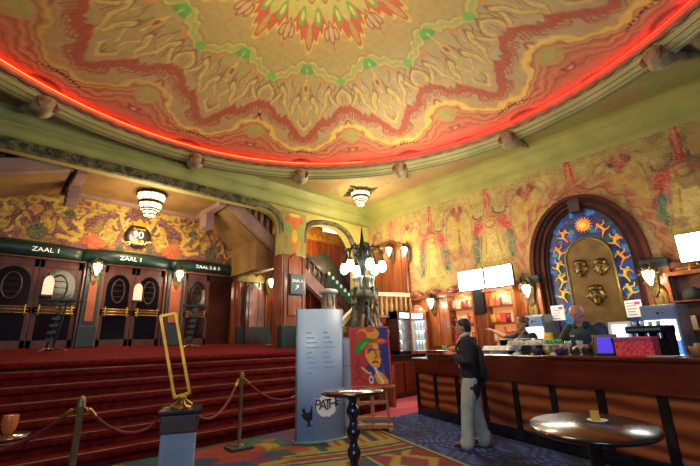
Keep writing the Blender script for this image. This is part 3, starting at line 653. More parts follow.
# the carved balustrade on the right flight
def balustrade(name, label, x0, z0, x1, z1, y, h, n, m, cat='balustrade'):
    t = thing(name, label, cat); b = MB()
    b.prism([(x0, z0+h), (x1, z1+h), (x1, z1+h-.12), (x0, z0+h-.12)], y-.06, y+.06); b.build('handrail', m, t)
    b = MB(); b.prism([(x0, z0+.1), (x1, z1+.1), (x1, z1), (x0, z0)], y-.05, y+.05); b.build('bottom_rail', m, t)
    for i in range(n):
        x = x0+(x1-x0)*(i+.5)/n; z = z0+(z1-z0)*(i+.5)/n
        b = MB(); b.box(-.035, .035, -.035, .035, -.02, h-.1, bev=.01); b.box(-.05, .05, -.045, .045, h*.4, h*.55, bev=.01); b.build('baluster', m, t, (x, y, z))
balustrade('stair_balustrade', 'dark carved balustrade descending the right flight behind the pillar', 4.6, 5.5, 8.25, 2.85, 9.78, .62, 18, wood_dark)
balustrade('stair_balustrade', 'dark balustrade at the top left corner under the beam', -1.6, 4.35, .85, 5.35, 9.78, .7, 10, wood_dark)
# upper stair steps with white ends and a green runner, seen through the right arch
st2 = thing('upper_stair_flight', 'dark stair flight with green runner and white step ends in the right arch', 'stairs')
for i in range(7):
    x = 8.0+i*.17; z = 3.66-i*.125
    b = MB(); b.box(x, x+.21, 9.66, 10.6, z-.35, z, bev=.01); s_ = b.build('step', mat('runner_green', '#12332c', '#1c4a3c', rough=.9, nscale=8), st2)
    b = MB(); b.box(x+.02, x+.11, 9.63, 9.67, z-.09, z+.02, bev=.008); b.build('step_end', mat('marble_white', '#d8dcd8', '#b8c0c0', rough=.3, nscale=5), s_)
b = MB(); b.prism([(7.95, 3.1), (9.3, 2.1), (9.3, 2.5), (7.95, 3.5)], 9.68, 9.74); b.build('stringer', wood_dark, st2); b = MB(); b.prism([(7.95, 3.15), (9.3, 2.2), (9.3, 1.3), (7.95, 1.3)], 9.76, 9.82); b.build('side_panel', wood_red, st2)
mb = MB(); mb.prism([(7.9, 4.3), (8.75, 4.65), (10.6, 2.9), (10.6, 1.9), (7.9, 3.2)], 10.66, 10.72); struct('wall_stair_shadow', mb, mat('stair_shade_green', '#14241a', '#2a2a18', rough=.7, nscale=3))  # dark green panel standing in for the shade beside the upper stair
# wood boarded wall inside the right arch
mb = MB()
for i in range(17): x = 6.9+i*.24; mb.box(x, x+.225, 11.0+.03*(i % 2), 11.1, 1.9, 5.15, bev=.012)
struct('wall_boarded', mb, mat('wood_orange', '#7a3412', '#a2521c', (6, 6, .5), rough=.4, nscale=2, coat=.2))
mb = MB(); mb.box(6.8, 11.2, 10.9, 11.1, 5.1, 5.6); struct('trim_9', mb, mat('gold_frieze', '#c08a2a', '#8a5a1a', rough=.5, nscale=7, bump=.5))
# ================================================================ BAR-SIDE WALL
UB = 9.6
mb = MB(); mb.box(UB+.02, UB+.2, 3.75, 9.62, 0, 6.4); mb.box(UB+.02, UB+.2, -4.5, 1.45, 0, 6.4); mb.box(UB+.02, UB+.2, 1.45, 3.75, 4.5, 6.4); mb.box(UB+.3, UB+.4, 1.2, 4.0, 0, 4.7)
struct('wall_right', mb, mat('bar_wall', '#6a3a22', rough=.7))
AC, AHW, AZ, AH = 2.62, 1.16, 2.85, 1.68     # arch centre, half width, spring height, rise
def mural():
    ys = np.linspace(-2.2, 9.32, 640); zs = np.linspace(2.6, 5.46, 190); V, Z = np.meshgrid(ys, zs)
    p = Paint(V, Z, '#a09052')
    n1 = vnoise(V+5, Z, 2.2, 41); n2 = vnoise(V+5, Z, 6., 42); n3 = vnoise(V+5, Z, 11., 43)
    p.put(np.clip((n1-.5)*3, 0, 1), '#c0aa5c', .7); p.put(np.clip((n3-.6)*5, 0, 1), '#9a7c3c', .5)
    p.put(np.clip((4.9-Z)/1.5, 0, 1)*.35, '#b88a6a')
    ctr = [10.0, 8.2, 6.62, 4.72, 2.62, .62, -1.4]
    x = np.full(V.shape, 9.); side = np.zeros(V.shape)
    hw = np.ones(V.shape)
    for i in range(1, 6):
        a, b = (ctr[i]+ctr[i-1])/2, (ctr[i]+ctr[i+1])/2
        m = (V <= a) & (V > b); d = V-ctr[i]; x[m] = np.where(d > 0, d/(a-ctr[i]), d/(b-ctr[i]))[m]*.95   # 0 at the spire, .95 half way to the next
    x = np.abs(x); sh = 1-.25*np.clip((V-6)/2.5, 0, 1)   # the far motifs are a little lower
    Zs = Z+.10*np.clip((V-5)/3, 0, 1)-.04*np.clip((2-V)/2, 0, 1)+.02*np.sin(V*7)
    L = lambda pts, w, c, a=1.: p.line(pts, w, c, a, X=x, Y=Zs)
    E = lambda cx, cz, rx, rz, c, a=1., rot=0.: p.ell(cx, cz, rx, rz, c, a, rot, X=x, Y=Zs)
    wob = .03*np.sin(Z*9)
    # pink haze round the feet of the motifs
    p.put(np.clip(1-np.hypot((x-.45)/.4, (Zs-4.0)/.9), 0, 1)*1.2, '#b87c68', .75)
    p.put(np.clip(1-np.hypot((x-.95)/.22, (Zs-4.1)/.9), 0, 1)*1.3, '#a9705c', .8)
    # spire and shoulders
    p.poly([(-.05, 5.5), (.05, 5.5), (.085, 5.1), (.07, 4.8), (.14, 4.62), (-.14, 4.62), (-.07, 4.8), (-.085, 5.1)], '#a83a30', X=x, Y=Zs)
    p.poly([(-.02, 5.35), (.02, 5.35), (.035, 5.0), (0, 4.75), (-.035, 5.0)], '#c8705a', X=x, Y=Zs)
    L([(.12, 4.85), (.13, 4.72), (.22, 4.64), (.36, 4.6), (.44, 4.66), (.46, 4.74)], .028, '#5a4a34'); L([(0, 4.62), (.15, 4.58), (.3, 4.56)], .03, '#8a5a34')
    E(.30, 4.42, .16, .14, '#b8483c', 1., .5); E(.40, 4.25, .12, .16, '#b04034', 1., .2); L([(.42, 4.2), (.52, 4.0), (.56, 3.85)], .045, '#a8392c'); L([(.26, 4.3), (.36, 4.1)], .03, '#c8705a')
    E(.44, 3.92, .09, .22, '#2c6a58', .9, .2); E(.47, 3.62, .11, .26, '#3a6f4a', .9, -.1); L([(.42, 3.5), (.56, 3.35)], .04, '#24564c', .8)
    p.poly([(-.2, 4.42), (-.1, 4.58), (.1, 4.58), (.2, 4.42), (.26, 3.9), (.42, 3.4), (.5, 2.9), (-.5, 2.9), (-.42, 3.4), (-.26, 3.9)], '#b8a450', X=x, Y=Zs)
    p.poly([(-.09, 4.35), (.09, 4.35), (.16, 3.7), (.2, 3.3), (-.2, 3.3), (-.16, 3.7)], '#c8b468', X=x, Y=Zs)
    p.ring(0, 4.42, .13, .10, .03, '#b0602c', X=x, Y=Zs); p.ring(0, 4.36, .2, .22, .02, '#c07a48', .8, X=x, Y=Zs)
    for k in range(6):
        for j in range(4): p.ring(.07+.13*j+(.065 if k % 2 else 0), 3.55-.12*k, .06, .07, .018, '#8a7a2c', .4*(1 if .07+.13*j < .18+.06*k else .0), X=x, Y=Zs)
    L([(.3, 4.1), (.33, 3.6), (.42, 3.3)], .02, '#7a5a34', .7); L([(.14, 4.1), (.2, 3.6)], .016, '#a05a40', .7)
    # big ochre figures between the motifs, with dark pink heads
    E(.74, 4.35, .19, .66, '#b59c4c', .9); p.ring(.74, 4.35, .2, .68, .022, '#8a6a44', .8, X=x, Y=Zs)
    L([(.5, 4.72), (.46, 4.95), (.55, 5.12), (.68, 5.16), (.8, 5.1)], .022, '#9a5a4a', .9)
    E(.83, 5.05, .10, .11, '#9a3c40'); E(.80, 5.02, .05, .06, '#4a4a34'); E(.90, 4.95, .05, .10, '#b05048'); E(.86, 5.14, .05, .05, '#7a3038')
    L([(.95, 5.0), (.93, 4.6), (.945, 4.2), (.93, 3.7)], .022, '#9a4c44'); E(.95, 4.62, .07, .14, '#c0a030', .8)
    E(.95, 3.45, .10, .12, '#b8502c'); E(.95, 3.45, .05, .07, '#d89040'); L([(.85, 3.3), (.75, 3.15), (.82, 3.0)], .03, '#8a7a3c', .8); E(.74, 3.1, .12, .1, '#b0885a', .8)
    p.put(np.clip((n2-.62)*7, 0, 1), '#a8604a', .45); p.put(np.clip((.34-n2)*7, 0, 1), '#c8b060', .35)
    n4 = vnoise(V+5, Z, 5.9, 44); sp = rng.random(V.shape); p.put((sp > .86).astype(float), '#d0c07a', .45); p.put((sp < .12).astype(float), '#7a4a3a', .40); p.put((sp > .5)*(sp < .56)*1., '#a8584a', .4)
    # scrolls that hug the round bar arch
    d = np.hypot((V-AC)/(AHW+.2), (Z-AZ)/(AH+.16)); near = (Z > AZ-.5)
    band = np.clip(1.3-np.abs(d-1.08)/.09, 0, 1)*near; p.put(band, '#a87058', .6)
    t = np.arctan2(Z-AZ, V-AC); p.put(np.clip(np.sin(t*22+14*d)*2, 0, 1)*band, '#a8483a', .6); p.put(np.clip(np.sin(t*31-40*d)*2-.8, 0, 1)*band, '#bca050', .7); p.put(np.clip(1.2-np.abs(d-1.02-.03*np.sin(t*24))/.015, 0, 1)*near, '#7a3a34', .7)
    # the camera end of the wall is painted in deeper reds and greens
    dk = np.clip((1.6-V)/1.6, 0, 1); p.put(dk*np.clip((n1-.45)*4, 0, 1), '#7a2c24', .5); p.put(dk*np.clip((n2-.6)*6, 0, 1), '#3a5a34', .6)
    keep = ~((np.hypot((V-AC)/(AHW-.05), np.maximum(Z-AZ, 0)/(AH-.05)) < 1) & (Z > 0))
    o = grid_mesh('wall_mural_right', np.stack([V*0+UB-.0, V, Z], -1), p.C, paint_wall)
    bm = bmesh.new(); bm.from_mesh(o.data); kill = [f for f in bm.faces if ((f.calc_center_median().y-AC)/(AHW-.06))**2+(max(0, f.calc_center_median().z-AZ)/(AH-.06))**2 < 1]; bmesh.ops.delete(bm, geom=kill, context='FACES'); bm.to_mesh(o.data); bm.free()
    return tag(o, kind='structure')
mural()
# panelled dado and cornice under the mural
mb = MB()
for y0, y1 in ((3.95, 7.2), (-3, 1.3)):
    mb.box(UB-.06, UB, y0, y1, 0, 2.62)
    n = int((y1-y0)/.36)
    for i in range(n): y = y0+(i+.5)*(y1-y0)/n; mb.box(UB-.10, UB-.05, y-.13, y+.13, 1.25, 2.5, bev=.02)
struct('wall_dado', mb, wood_amber)
mb = MB(); mb.box(UB-.16, UB, 3.85, 7.55, 2.60, 2.74, bev=.03); mb.box(UB-.12, UB, -3, 1.4, 2.60, 2.74, bev=.03)
for y in (5.95, 6.66, 7.3): mb.sph((UB-.1, y, 2.76), .12, 12, sy=2.2); 
struct('trim_10', mb, wood_red)

# ------------------------------------------------ round-headed bar arch with stained glass
def arch_ring(mb, hw0, h0, hw1, h1, x0, x1, mi=0, zb=1.1):
    n = 40; 
    def P(hw, h): return [(AC+hw, zb)]+[(AC+hw*math.cos(PI*i/n), AZ+h*math.sin(PI*i/n)**.92) for i in range(n+1)]+[(AC-hw, zb)]
    A, B = P(hw0, h0), P(hw1, h1); m = len(A); vs = [(x0, *q) for q in A]+[(x0, *q) for q in B]+[(x1, *q) for q in A]+[(x1, *q) for q in B]; fs = []
    for i in range(m-1): fs += [(i, i+1, m+i+1, m+i), (2*m+i, 3*m+i, 3*m+i+1, 2*m+i+1), (i, 2*m+i, 2*m+i+1, i+1), (m+i, m+i+1, 3*m+i+1, 3*m+i)]
    fs += [(0, m, 3*m, 2*m), (m-1, 2*m-1+0, 0, 0)][:1]
    mb.add(vs, fs, None, mi)
t = thing('bar_arch', 'wide round arch of stepped dark red mouldings in the mural behind the bar', 'arch', (0, 0, 0))
am1 = mat('arch_brown', '#3e1a12', '#54261a', rough=.6, nscale=3, spec=.2); am2 = mat('arch_dark', '#26100e', '#361814', rough=.6, nscale=3, spec=.2)
for i, (a, b, x0, mm) in enumerate(((1.0, .92, 9.46, am1), (.92, .84, 9.53, am2), (.84, .76, 9.6, am1), (.76, .70, 9.67, am2))):
    hw = lambda q: AHW*q+.02; hh = lambda q: AH*(.45+.55*q)
    b_ = MB(); arch_ring(b_, hw(a), hh(a), hw(b), hh(b), x0, 9.86); b_.build('moulding', mm, t)
b_ = MB(); b_.prism([(AC-.11, 4.16), (AC+.11, 4.16), (AC+.13, 4.47), (AC-.13, 4.47)], 9.5, 9.7, axis='x'); b_.build('keystone', mat('keystone', '#2a1a24', '#3c2430', rough=.4, nscale=4), t)
for y in (AC+1.22, AC-1.2):
    b_ = MB(); b_.box(9.40, 9.6, y-.23, y+.23, 2.72, 2.84, bev=.03); b_.box(9.40, 9.6, y-.22, y+.22, 2.66, 2.73, bev=.02); b_.build('capital', teal_dark, t)
    b_ = MB(); b_.box(9.42, 9.6, y-.22, y+.22, 0, 2.68, bev=.02); pl = b_.build('pilaster', wood_amber, t)
    b_ = MB(); b_.lathe([(0, 0), (.10, .01), (.13, .03), (.08, .05), (0, .06)], (0, 0, 0), 20, T(9.42, y, 2.05) @ Matrix.Scale(2.2, 4, (0, 0, 1)) @ Ry(-PI/2)); b_.sph((9.40, y, 2.05), .06, 10, sz=2.4); b_.build('carved_ornament', mat('ornament', '#8a7434', '#6a5426', rough=.4, metal=.3, nscale=6), pl)

def glass_window():
    t = thing('stained_glass_window', 'dark blue stained glass panel with a golden sun and leaping figures round the plaque', 'stained glass', (9.74, 0, 0))
    ys = np.linspace(AC-.84, AC+.84, 150); zs = np.linspace(1.6, 4.35, 200); V, Z = np.meshgrid(ys, zs); p = Paint(V, Z, '#0c1a4e')
    n = vnoise(V+3, Z, 6, 51); m = vnoise(V+3, Z, 9, 52); p.put(np.clip((n-.5)*5, 0, 1), '#143c8a', .9); p.put(np.clip((m-.66)*8, 0, 1), '#1c6a9a'); p.put(np.clip((.3-n)*8, 0, 1), '#3a1a5a', .9); p.put(np.clip((.25-m)*9, 0, 1), '#0a4a44', .8)
    for q in range(12): p.ell(AC+.7*math.cos(q*2.4), 2.0+q*.16, .06, .05, ('#c8a030', '#7a2a4a', '#2a8a6a')[q % 3], .8)
    for q in np.arange(-.8, .9, .16): p.put(1-np.abs(V-AC-q-.05*np.sin(Z*5))/.006, '#05060c', .9)
    for q in np.arange(1.6, 4.4, .2): p.put(1-np.abs(Z-q-.04*np.sin(V*9))/.006, '#05060c', .9)
    g = grid_mesh('pane', np.stack([V*0, V, Z], -1), p.C, vmat('stained_glass', .5, emit=.5)); g.parent = t
    gs = mat('glass_gold', '#e09a28', '#c87a1c', rough=.3, emit=.55, ecol='#d88a20', nscale=5); gy = mat('glass_yellow', '#e0c040', '#c8962c', rough=.3, emit=.5, ecol='#d0a830', nscale=5)
    b = MB(); n = 16; pts = []
    for i in range(2*n): r = .19 if i % 2 == 0 else .115; a = PI*i/n; pts.append((AC-.06+r*math.cos(a), 3.86+r*math.sin(a)))
    b.prism(pts, -.045, -.015, axis='x'); s = b.build('sun', gs, t); b = MB(); b.sph((-.05, AC-.06, 3.86), .075, 16, sx=.4); b.build('sun_face', mat('sun_face', '#e8b850', rough=.3, emit=.5), s)
    figs = [(3.01, 3.70, .3), (3.15, 3.34, -.4), (3.24, 3.0, .5), (3.20, 2.68, -.3), (3.23, 2.34, .4), (2.20, 3.70, -.5), (2.02, 3.38, .3), (1.95, 3.02, -.4), (1.97, 2.66, .4), (1.94, 2.3, -.2)]
    for i, (y, z, r) in enumerate(figs):
        b = MB(); M = T(-.03, y, z) @ Rx(r); s_ = 1 if i % 2 else -1
        b.tube([(0, 0, -.05), (0, .01, .06)], [.03, .038], 6, M); b.sph((0, .02*s_, .12), .032, 8, M)
        b.tube([(0, 0, .06), (0, .08*s_, .09), (0, .13*s_, .05)], [.02, .016, .01], 5, M); b.tube([(0, 0, .06), (0, -.09*s_, .07), (0, -.12*s_, .13)], [.02, .016, .01], 5, M)
        b.tube([(0, 0, -.05), (0, .07*s_, -.10), (0, .12*s_, -.15)], [.026, .018, .01], 5, M); b.tube([(0, 0, -.05), (0, -.06*s_, -.07), (0, -.13*s_, -.06)], [.026, .018, .01], 5, M)
        b.build('glass_figure', gs if i in (0, 1, 6, 5, 7) else gy, t)
glass_window()
def plaque():
    t = thing('bronze_plaque', 'tall round-topped bronze plaque with three relief heads behind the bar', 'plaque', (9.6, 2.56, 0))
    br = mat('bronze', '#5a4422', '#74592c', rough=.5, metal=.35, nscale=4); n = 20; w = .46
    pts = [(w, 1.5)]+[(w*math.cos(PI*i/n), 3.06+.46*math.sin(PI*i/n)) for i in range(n+1)]+[(-w, 1.5)]
    b = MB(); b.prism(pts, -.02, .06, axis='x'); b.build('slab', br, t)
    b = MB(); b.tube([(-.02, y, z) for y, z in pts], .03, 6); b.build('rim', mat('bronze_rim', '#8a7a3c', '#6a5a2c', rough=.35, metal=.7, nscale=5), t)
    for i, (y, z, s_) in enumerate(((.18, 2.85, 1.1), (-.22, 2.82, 1.1), (-.03, 2.24, 1.25))):
        b = MB(); M = T(-.03, y, z) @ Matrix.Scale(s_, 4)
        b.sph((0, 0, .02), .13, 16, M, sx=.55, sz=1.25); b.sph((-.02, 0, .12), .125, 12, M, sx=.6, sz=.6); b.sph((-.085, 0, 0.), .026, 8, M, sz=1.7); b.tube([(-.07, -.06, .05), (-.085, 0, .06), (-.07, .06, .05)], .014, 5, M); b.tube([(-.065, -.035, -.075), (-.08, 0, -.07), (-.065, .035, -.075)], .012, 5, M); b.sph((-.05, 0, -.12), .05, 8, M)
        b.sph((0, .13, .0), .03, 8, M, sz=1.5); b.sph((0, -.13, .0), .03, 8, M, sz=1.5)
        remeshed('relief_head', b, mat('bronze_dark', '#4a3a1c', '#6a5630', rough=.3, metal=.7, nscale=5), t, .012, 2)
plaque()

# ------------------------------------------------ opening with boarded wood beside the corner
mb = MB()
for i in range(8): y = 7.62+i*.195; mb.box(UB-.05-.02*(i % 2), UB+.0, y, y+.185, 1.2, 4.35+.12*math.sin(PI*i/7), bev=.01)
struct('wall_boarded_corner', mb, wood_amber)
mb = MB(); mb.tube([(UB-.06, 7.58, 1.2), (UB-.06, 7.58, 4.0), (UB-.06, 7.72, 4.4), (UB-.06, 8.2, 4.62), (UB-.06, 8.8, 4.62), (UB-.06, 9.2, 4.45)], .06, 8); struct('trim_11', mb, wood_red)

# ------------------------------------------------ lamps
lamp_metal = mat('lamp_bronze', '#5a4a24', '#3a2e18', rough=.4, metal=.7, nscale=7)
def sconce():
    t = thing('wall_sconce', 'x', 'sconce', (0, 0, 0), 0, 'glowing wall sconces')    # faces local -Y
    b = MB(); b.prism([(-.08, -.3), (0, -.42), (.08, -.3), (.12, .1), (0, .30), (-.12, .1)], -.035, 0); b.build('back_plate', lamp_metal, t)
    b = MB(); b.lathe([(.015, -.20), (.05, -.14), (.09, -.04), (.11, .06), (.08, .08)], (0, -.17, 0), 8, smooth=False); b.build('shade', glow_warm, t)
    b = MB(); b.lathe([(.14, .07), (.15, .09), (.12, .12), (.06, .16), (.0, .24)], (0, -.17, 0), 8); b.sph((0, -.17, -.26), .025, 8)
    for q in range(8): a = PI*q/4+PI/8; b.tube([(.13*math.cos(a), -.17+.13*math.sin(a), .07), (.05*math.cos(a), -.17+.05*math.sin(a), -.17)], .008, 4); b.tube([(.13*math.cos(a), -.17+.13*math.sin(a), .09), (.17*math.cos(a), -.17+.17*math.sin(a), .14)], [.012, .004], 4); b.tube([(.11*math.cos(a), -.17+.11*math.sin(a), .06), (.19*math.cos(a), -.17+.19*math.sin(a), .0), (.2*math.cos(a), -.17+.2*math.sin(a), .06)], [.012, .012, .005], 4); b.tube([(.06*math.cos(a), -.17+.06*math.sin(a), -.12), (.13*math.cos(a), -.17+.13*math.sin(a), -.16)], [.012, .005], 4)
    b.build('lamp_cage', lamp_metal, t)
    b = MB(); b.tube([(0, -.02, .1), (0, -.1, .2), (0, -.17, .2)], .014, 6); b.build('arm', lamp_metal, t)
    return t
s0 = sconce()
def glow(loc, e, c=(1, .78, .48), r=.1):  # point light, used for modelled lamps and for added fills
    L = bpy.data.lights.new('lamp_and_fill', 'POINT'); L.energy = e; L.color = c; L.shadow_soft_size = r
    o = bpy.data.objects.new('lamp_and_fill', L); col.objects.link(o); o.location = loc; return o
SC = [((1.88, YD-.13, 3.42), 0, 'star-shaped glowing sconce between the left and middle doors', 38), ((3.875, YD-.13, 3.44), 0, 'star-shaped glowing sconce between the middle and right doors', 38),
      ((6.75, 11.2, 3.44), 0, 'glowing sconce on the red panelled wall left of the pillar', 40),
      ((9.5, 6.66, 2.50), -PI/2, 'glowing sconce on the wood wall left of the lit screens', 42), ((9.36, 3.84, 2.52), -PI/2, 'glowing sconce on the left pilaster of the bar arch', 40), ((9.36, 1.50, 2.50), -PI/2, 'glowing sconce on the right pilaster of the bar arch', 40),
      ((9.55, 7.52, 4.2), -PI/2, 'bright glowing sconce high on the yellow mural beside the corner boards', 36), ((9.5, 8.12, 4.3), -PI/2, 'glowing sconce on the boarded wood just left of the brightest mural lamp', 18)]
for i, (loc, rz, lb, e) in enumerate(SC):
    o = s0 if i == 0 else copy_tree(s0); relabel(o, lb, loc, rz)
    d = Vector((0, -.48, 0)); d.rotate(Matrix.Rotation(rz, 3, 'Z')); glow(Vector(loc)+d+Vector((0, 0, -.05)), e, (1, .78, .48))
def ceiling_lamp(label, loc, tiers, leafy, e):
    t = thing('ceiling_lantern', label, 'lamp', loc)
    z = 0.
    b = MB(); b.lathe([(0, .0), (tiers[0][0]*.9, .0), (tiers[0][0]*1.02, -.03), (tiers[0][0], -.05)], (0, 0, 0), 20)
    rims = MB(); 
    for i, (r, h) in enumerate(tiers):
        g = MB(); g.lathe([(r, z-.04), (r*.97, z-h*.55), (r*.82, z-h), (r*.3, z-h-.01)], (0, 0, 0), 20); g.build('glass_tier', glow_lantern, t)
        rims.lathe([(r+.015, z-.02), (r+.03, z-.04), (r+.015, z-.06)], (0, 0, 0), 20); rims.lathe([(r*.83+.01, z-h+.02), (r*.84+.015, z-h), (r*.82, z-h-.02)], (0, 0, 0), 20)
        for q in range(10): a = 2*PI*q/10; rims.tube([((r+.01)*math.cos(a), (r+.01)*math.sin(a), z-.04), ((r*.84+.008)*math.cos(a), (r*.84+.008)*math.sin(a), z-h)], .009, 4)
        z -= h
    rims.sph((0, 0, z-.03), .04, 8); b.build('ceiling_plate', lamp_metal, t); rims.build('lamp_frame', lamp_metal, t)
    if leafy:
        k = MB()
        for q in range(12):
            a = 2*PI*q/12+.26; L_ = .62 if q % 3 == 0 else .42
            k.tube([(.22*math.cos(a), .22*math.sin(a), -.03), (L_*.7*math.cos(a+.12), L_*.7*math.sin(a+.12), -.05), (L_*math.cos(a), L_*math.sin(a), -.01)], [.05, .06, .012], 6, flat=.5)
        k.lathe([(.24, -.02), (.36, -.05), (.30, -.0)], (0, 0, 0), 24); k.build('leaf_mount', mat('leaf_mount', '#3c3418', '#5a4e28', rough=.5, metal=.4, nscale=8), t)
    glow((loc[0], loc[1], loc[2]+z-.2), e, (1, .80, .48), .25)
ceiling_lamp('tiered glowing ceiling lamp in a dark leaf mount in the corner by the mural', (8.02, 8.02, 5.97), [(.30, .17), (.24, .14), (.15, .12)], True, 120)
ceiling_lamp('tiered glowing lantern hanging behind the beam above the round emblem', (2.68, 10.3, 5.28), [(.33, .24), (.27, .2), (.17, .14)], False, 165)
def wall_glow_lamp():
    t = thing('corridor_lamp', 'x', 'lamp', (0, 0, 0), 0, 'small arched orange lamps behind the doors')
    b = MB(); n = 8; b.prism([(-.10, -.22)]+[(-.10*math.cos(PI*i/n), .06+.16*math.sin(PI*i/n)) for i in range(n+1)]+[(.10, -.22)], -.05, .0); b.build('shade', glow_orange, t)
    b = MB(); b.box(-.12, .12, -.06, .02, -.27, -.22, bev=.01); b.box(-.03, .03, .005, .02, -.24, .3); b.tube([(0, .01, .22), (0, .01, .3)], .02, 6); b.build('frame', lamp_metal, t); return t
c0 = wall_glow_lamp()
for i, (x, z, lb) in enumerate(((1.0, 2.93, 'arched orange lamp glowing behind the leftmost ZAAL 1 doors'), (2.92, 2.9, 'arched orange lamp glowing behind the middle ZAAL 1 doors'), (4.86, 2.92, 'arched orange lamp glowing inside the open ZAAL 2 & 3 doorway'))):
    o = c0 if i == 0 else copy_tree(c0); relabel(o, lb, (x, 11.46 if i < 2 else 11.78, z)); glow((x, 11.0, z), .5, (1, .55, .25), .08)
glow((5.2, 12.7, 3.2), 12, (1, .6, .35), .2); glow((1.0, 12.7, 3.0), 8, (1, .6, .35), .2)

# ------------------------------------------------ candelabra statue
def candelabra():
    t = thing('candelabra', 'tall dark bronze candelabra with spire and white globe lights on sculpted figures', 'candelabra', (7.35, 7.35, 0))
    br = mat('candelabra_bronze', '#1c2420', '#34382a', rough=.35, metal=.6, nscale=6); st_ = mat('candelabra_stone', '#5a5442', '#46402f', rough=.6, nscale=5); sv = mat('candelabra_silver', '#a8a898', '#6f6f62', rough=.3, metal=.6, nscale=6)
    b = MB(); b.box(-.45, .45, -.45, .45, 0, .3, bev=.04); b.box(-.36, .36, -.36, .36, .3, 1.55, bev=.03); b.box(-.44, .44, -.44, .44, 1.55, 1.72, bev=.03); b.build('pedestal', wood_red, t)
    b = MB(); b.lathe([(.30, 1.72), (.32, 1.8), (.22, 1.95), (.17, 2.3), (.2, 2.5), (.34, 2.56), (.36, 2.62), (.34, 2.72), (.16, 2.78)], (0, 0, 0), 18); b.build('column', st_, t)
    for q in range(5):
        a = 2*PI*q/5+.35; b = MB(); M = T(.3*math.cos(a), .3*math.sin(a), 1.74) @ Rz(a)
        b.tube([(.02, 0, .0), (.0, 0, .22), (-.02, 0, .4), (0, 0, .55)], [.10, .085, .065, .075], 8, M); b.sph((.02, 0, .68), .062, 10, M, sz=1.2); b.tube([(0, .08, .54), (.04, .13, .66), (.0, .1, .82)], [.03, .026, .02], 6, M); b.tube([(0, -.08, .54), (.05, -.12, .4), (.08, -.06, .3)], [.03, .026, .02], 6, M); b.tube([(.03, .05, .02), (.1, .06, .1), (.02, .05, .25)], [.05, .05, .04], 6, M)
        b.build('figure', br if q % 2 else st_, t)
    b = MB(); 
    for q in range(8): a = 2*PI*q/8; b.box(-.05, .05, -.035, .035, 0, .2, T(.33*math.cos(a), .33*math.sin(a), 2.62) @ Rz(a), bev=.01)
    b.build('crown_block', br, t)
    for q in range(7): a = 2*PI*q/7; b = MB(); b.lathe([(.02, 0), (.05, .03), (.035, .15), (.06, .26), (.09, .33), (.06, .35)], (.24*math.cos(a), .24*math.sin(a), 2.78), 8); b.build('goblet', sv, t)
    b = MB(); b.lathe([(.13, 2.76), (.08, 2.9), (.06, 3.2), (.09, 3.3), (.12, 3.5), (.17, 3.62), (.15, 3.78), (.16, 3.86), (.09, 3.95), (.085, 4.05), (.06, 4.1), (.03, 4.35), (.004, 4.56)], (0, 0, 0), 14)
    for q in range(6):
        a = 2*PI*q/6+.1; 
        for z, r in ((3.7, .17), (3.9, .13)): b.tube([(r*math.cos(a), r*math.sin(a), z), ((r+.06)*math.cos(a), (r+.06)*math.sin(a), z+.06), ((r+.03)*math.cos(a), (r+.03)*math.sin(a), z+.12)], [.03, .025, .008], 5)
    b.build('spire', br, t)
    for q in range(6):
        a = 2*PI*q/6+.1; c, s_ = math.cos(a), math.sin(a); b = MB()
        b.tube([(r*c, r*s_, z) for r, z in ((.1, 3.86), (.25, 3.96), (.4, 3.93), (.5, 3.80), (.54, 3.64), (.52, 3.56))], [.04, .042, .042, .04, .032, .025], 7, flat=.7)
        for r, z in ((.3, 4.0), (.45, 3.93), (.55, 3.75)): b.sph((r*c, r*s_, z), .035, 6)
        arm = b.build('arm', br, t)
        g = MB(); g.lathe([(.0, -.34), (.05, -.325), (.10, -.27), (.115, -.2), (.095, -.11), (.06, -.03), (.04, .02)], (.52*c, .52*s_, 3.56), 14); g.build('globe', glow_white, arm)
        h = MB(); h.lathe([(.045, .03), (.07, -.0), (.085, -.06), (.06, -.03)], (.52*c, .52*s_, 3.57), 10); h.build('globe_cap', br, arm)
        glow((7.35+.72*c, 7.35+.72*s_, 3.34), 13, (1, .95, .84), .12)
candelabra()

# ------------------------------------------------ white balustrade, slanting rail, newel
bw = mat('balustrade_white', '#cfc4a4', '#b8a886', rough=.5, nscale=4)
t = thing('balcony_balustrade', 'pale stone balustrade over the drinks fridges beside the corner boards', 'balustrade', (8.15, 7.95, 0))
M = Rz(math.atan2(-.5, 1.42)); b = MB(); b.box(-.05, 1.5, -.07, .07, 2.72, 2.84, M, bev=.02); b.build('handrail', bw, t); b = MB(); b.box(-.05, 1.5, -.07, .07, 2.10, 2.18, M, bev=.02); b.build('bottom_rail', wood_red, t)
for i in range(9): b = MB(); b.lathe([(.045, 0), (.05, .05), (.03, .12), (.055, .3), (.03, .42), (.045, .5), (.05, .55)], (.07+i*.165, 0, 2.17), 8, M); b.build('baluster', mat('baluster_tan', '#a8865a', '#8a6a40', rough=.5, nscale=4), t)
t = thing('stair_rail', 'pale slanting stair rail rising behind the silver banner to the candelabra', 'stair rail', (0, 7.85, 0))
b = MB(); b.prism([(6.9, 1.98), (8.0, 2.76), (8.0, 2.60), (6.9, 1.82)], -.08, .08); b.build('handrail', bw, t)
b = MB(); b.prism([(6.9, 1.80), (8.0, 2.58), (8.0, 2.46), (6.9, 1.68)], -.05, .05); b.build('panel', mat('gilt_panel', '#a08030', '#7a5a24', rough=.4, metal=.3, nscale=6), t)
b = MB(); b.box(6.92, 7.75, -.06, .06, 1.66, 1.84, bev=.02); 
for q in range(7): b.box(6.95+q*.115, 7.02+q*.115, -.09, -.05, 1.69, 1.81, bev=.01)
b.build('fretwork', mat('gilt_panel', ''), t)
t = thing('newel_post', 'short round carved stone post standing behind the tall silver banner', 'post', (6.33, 7.6, .0))
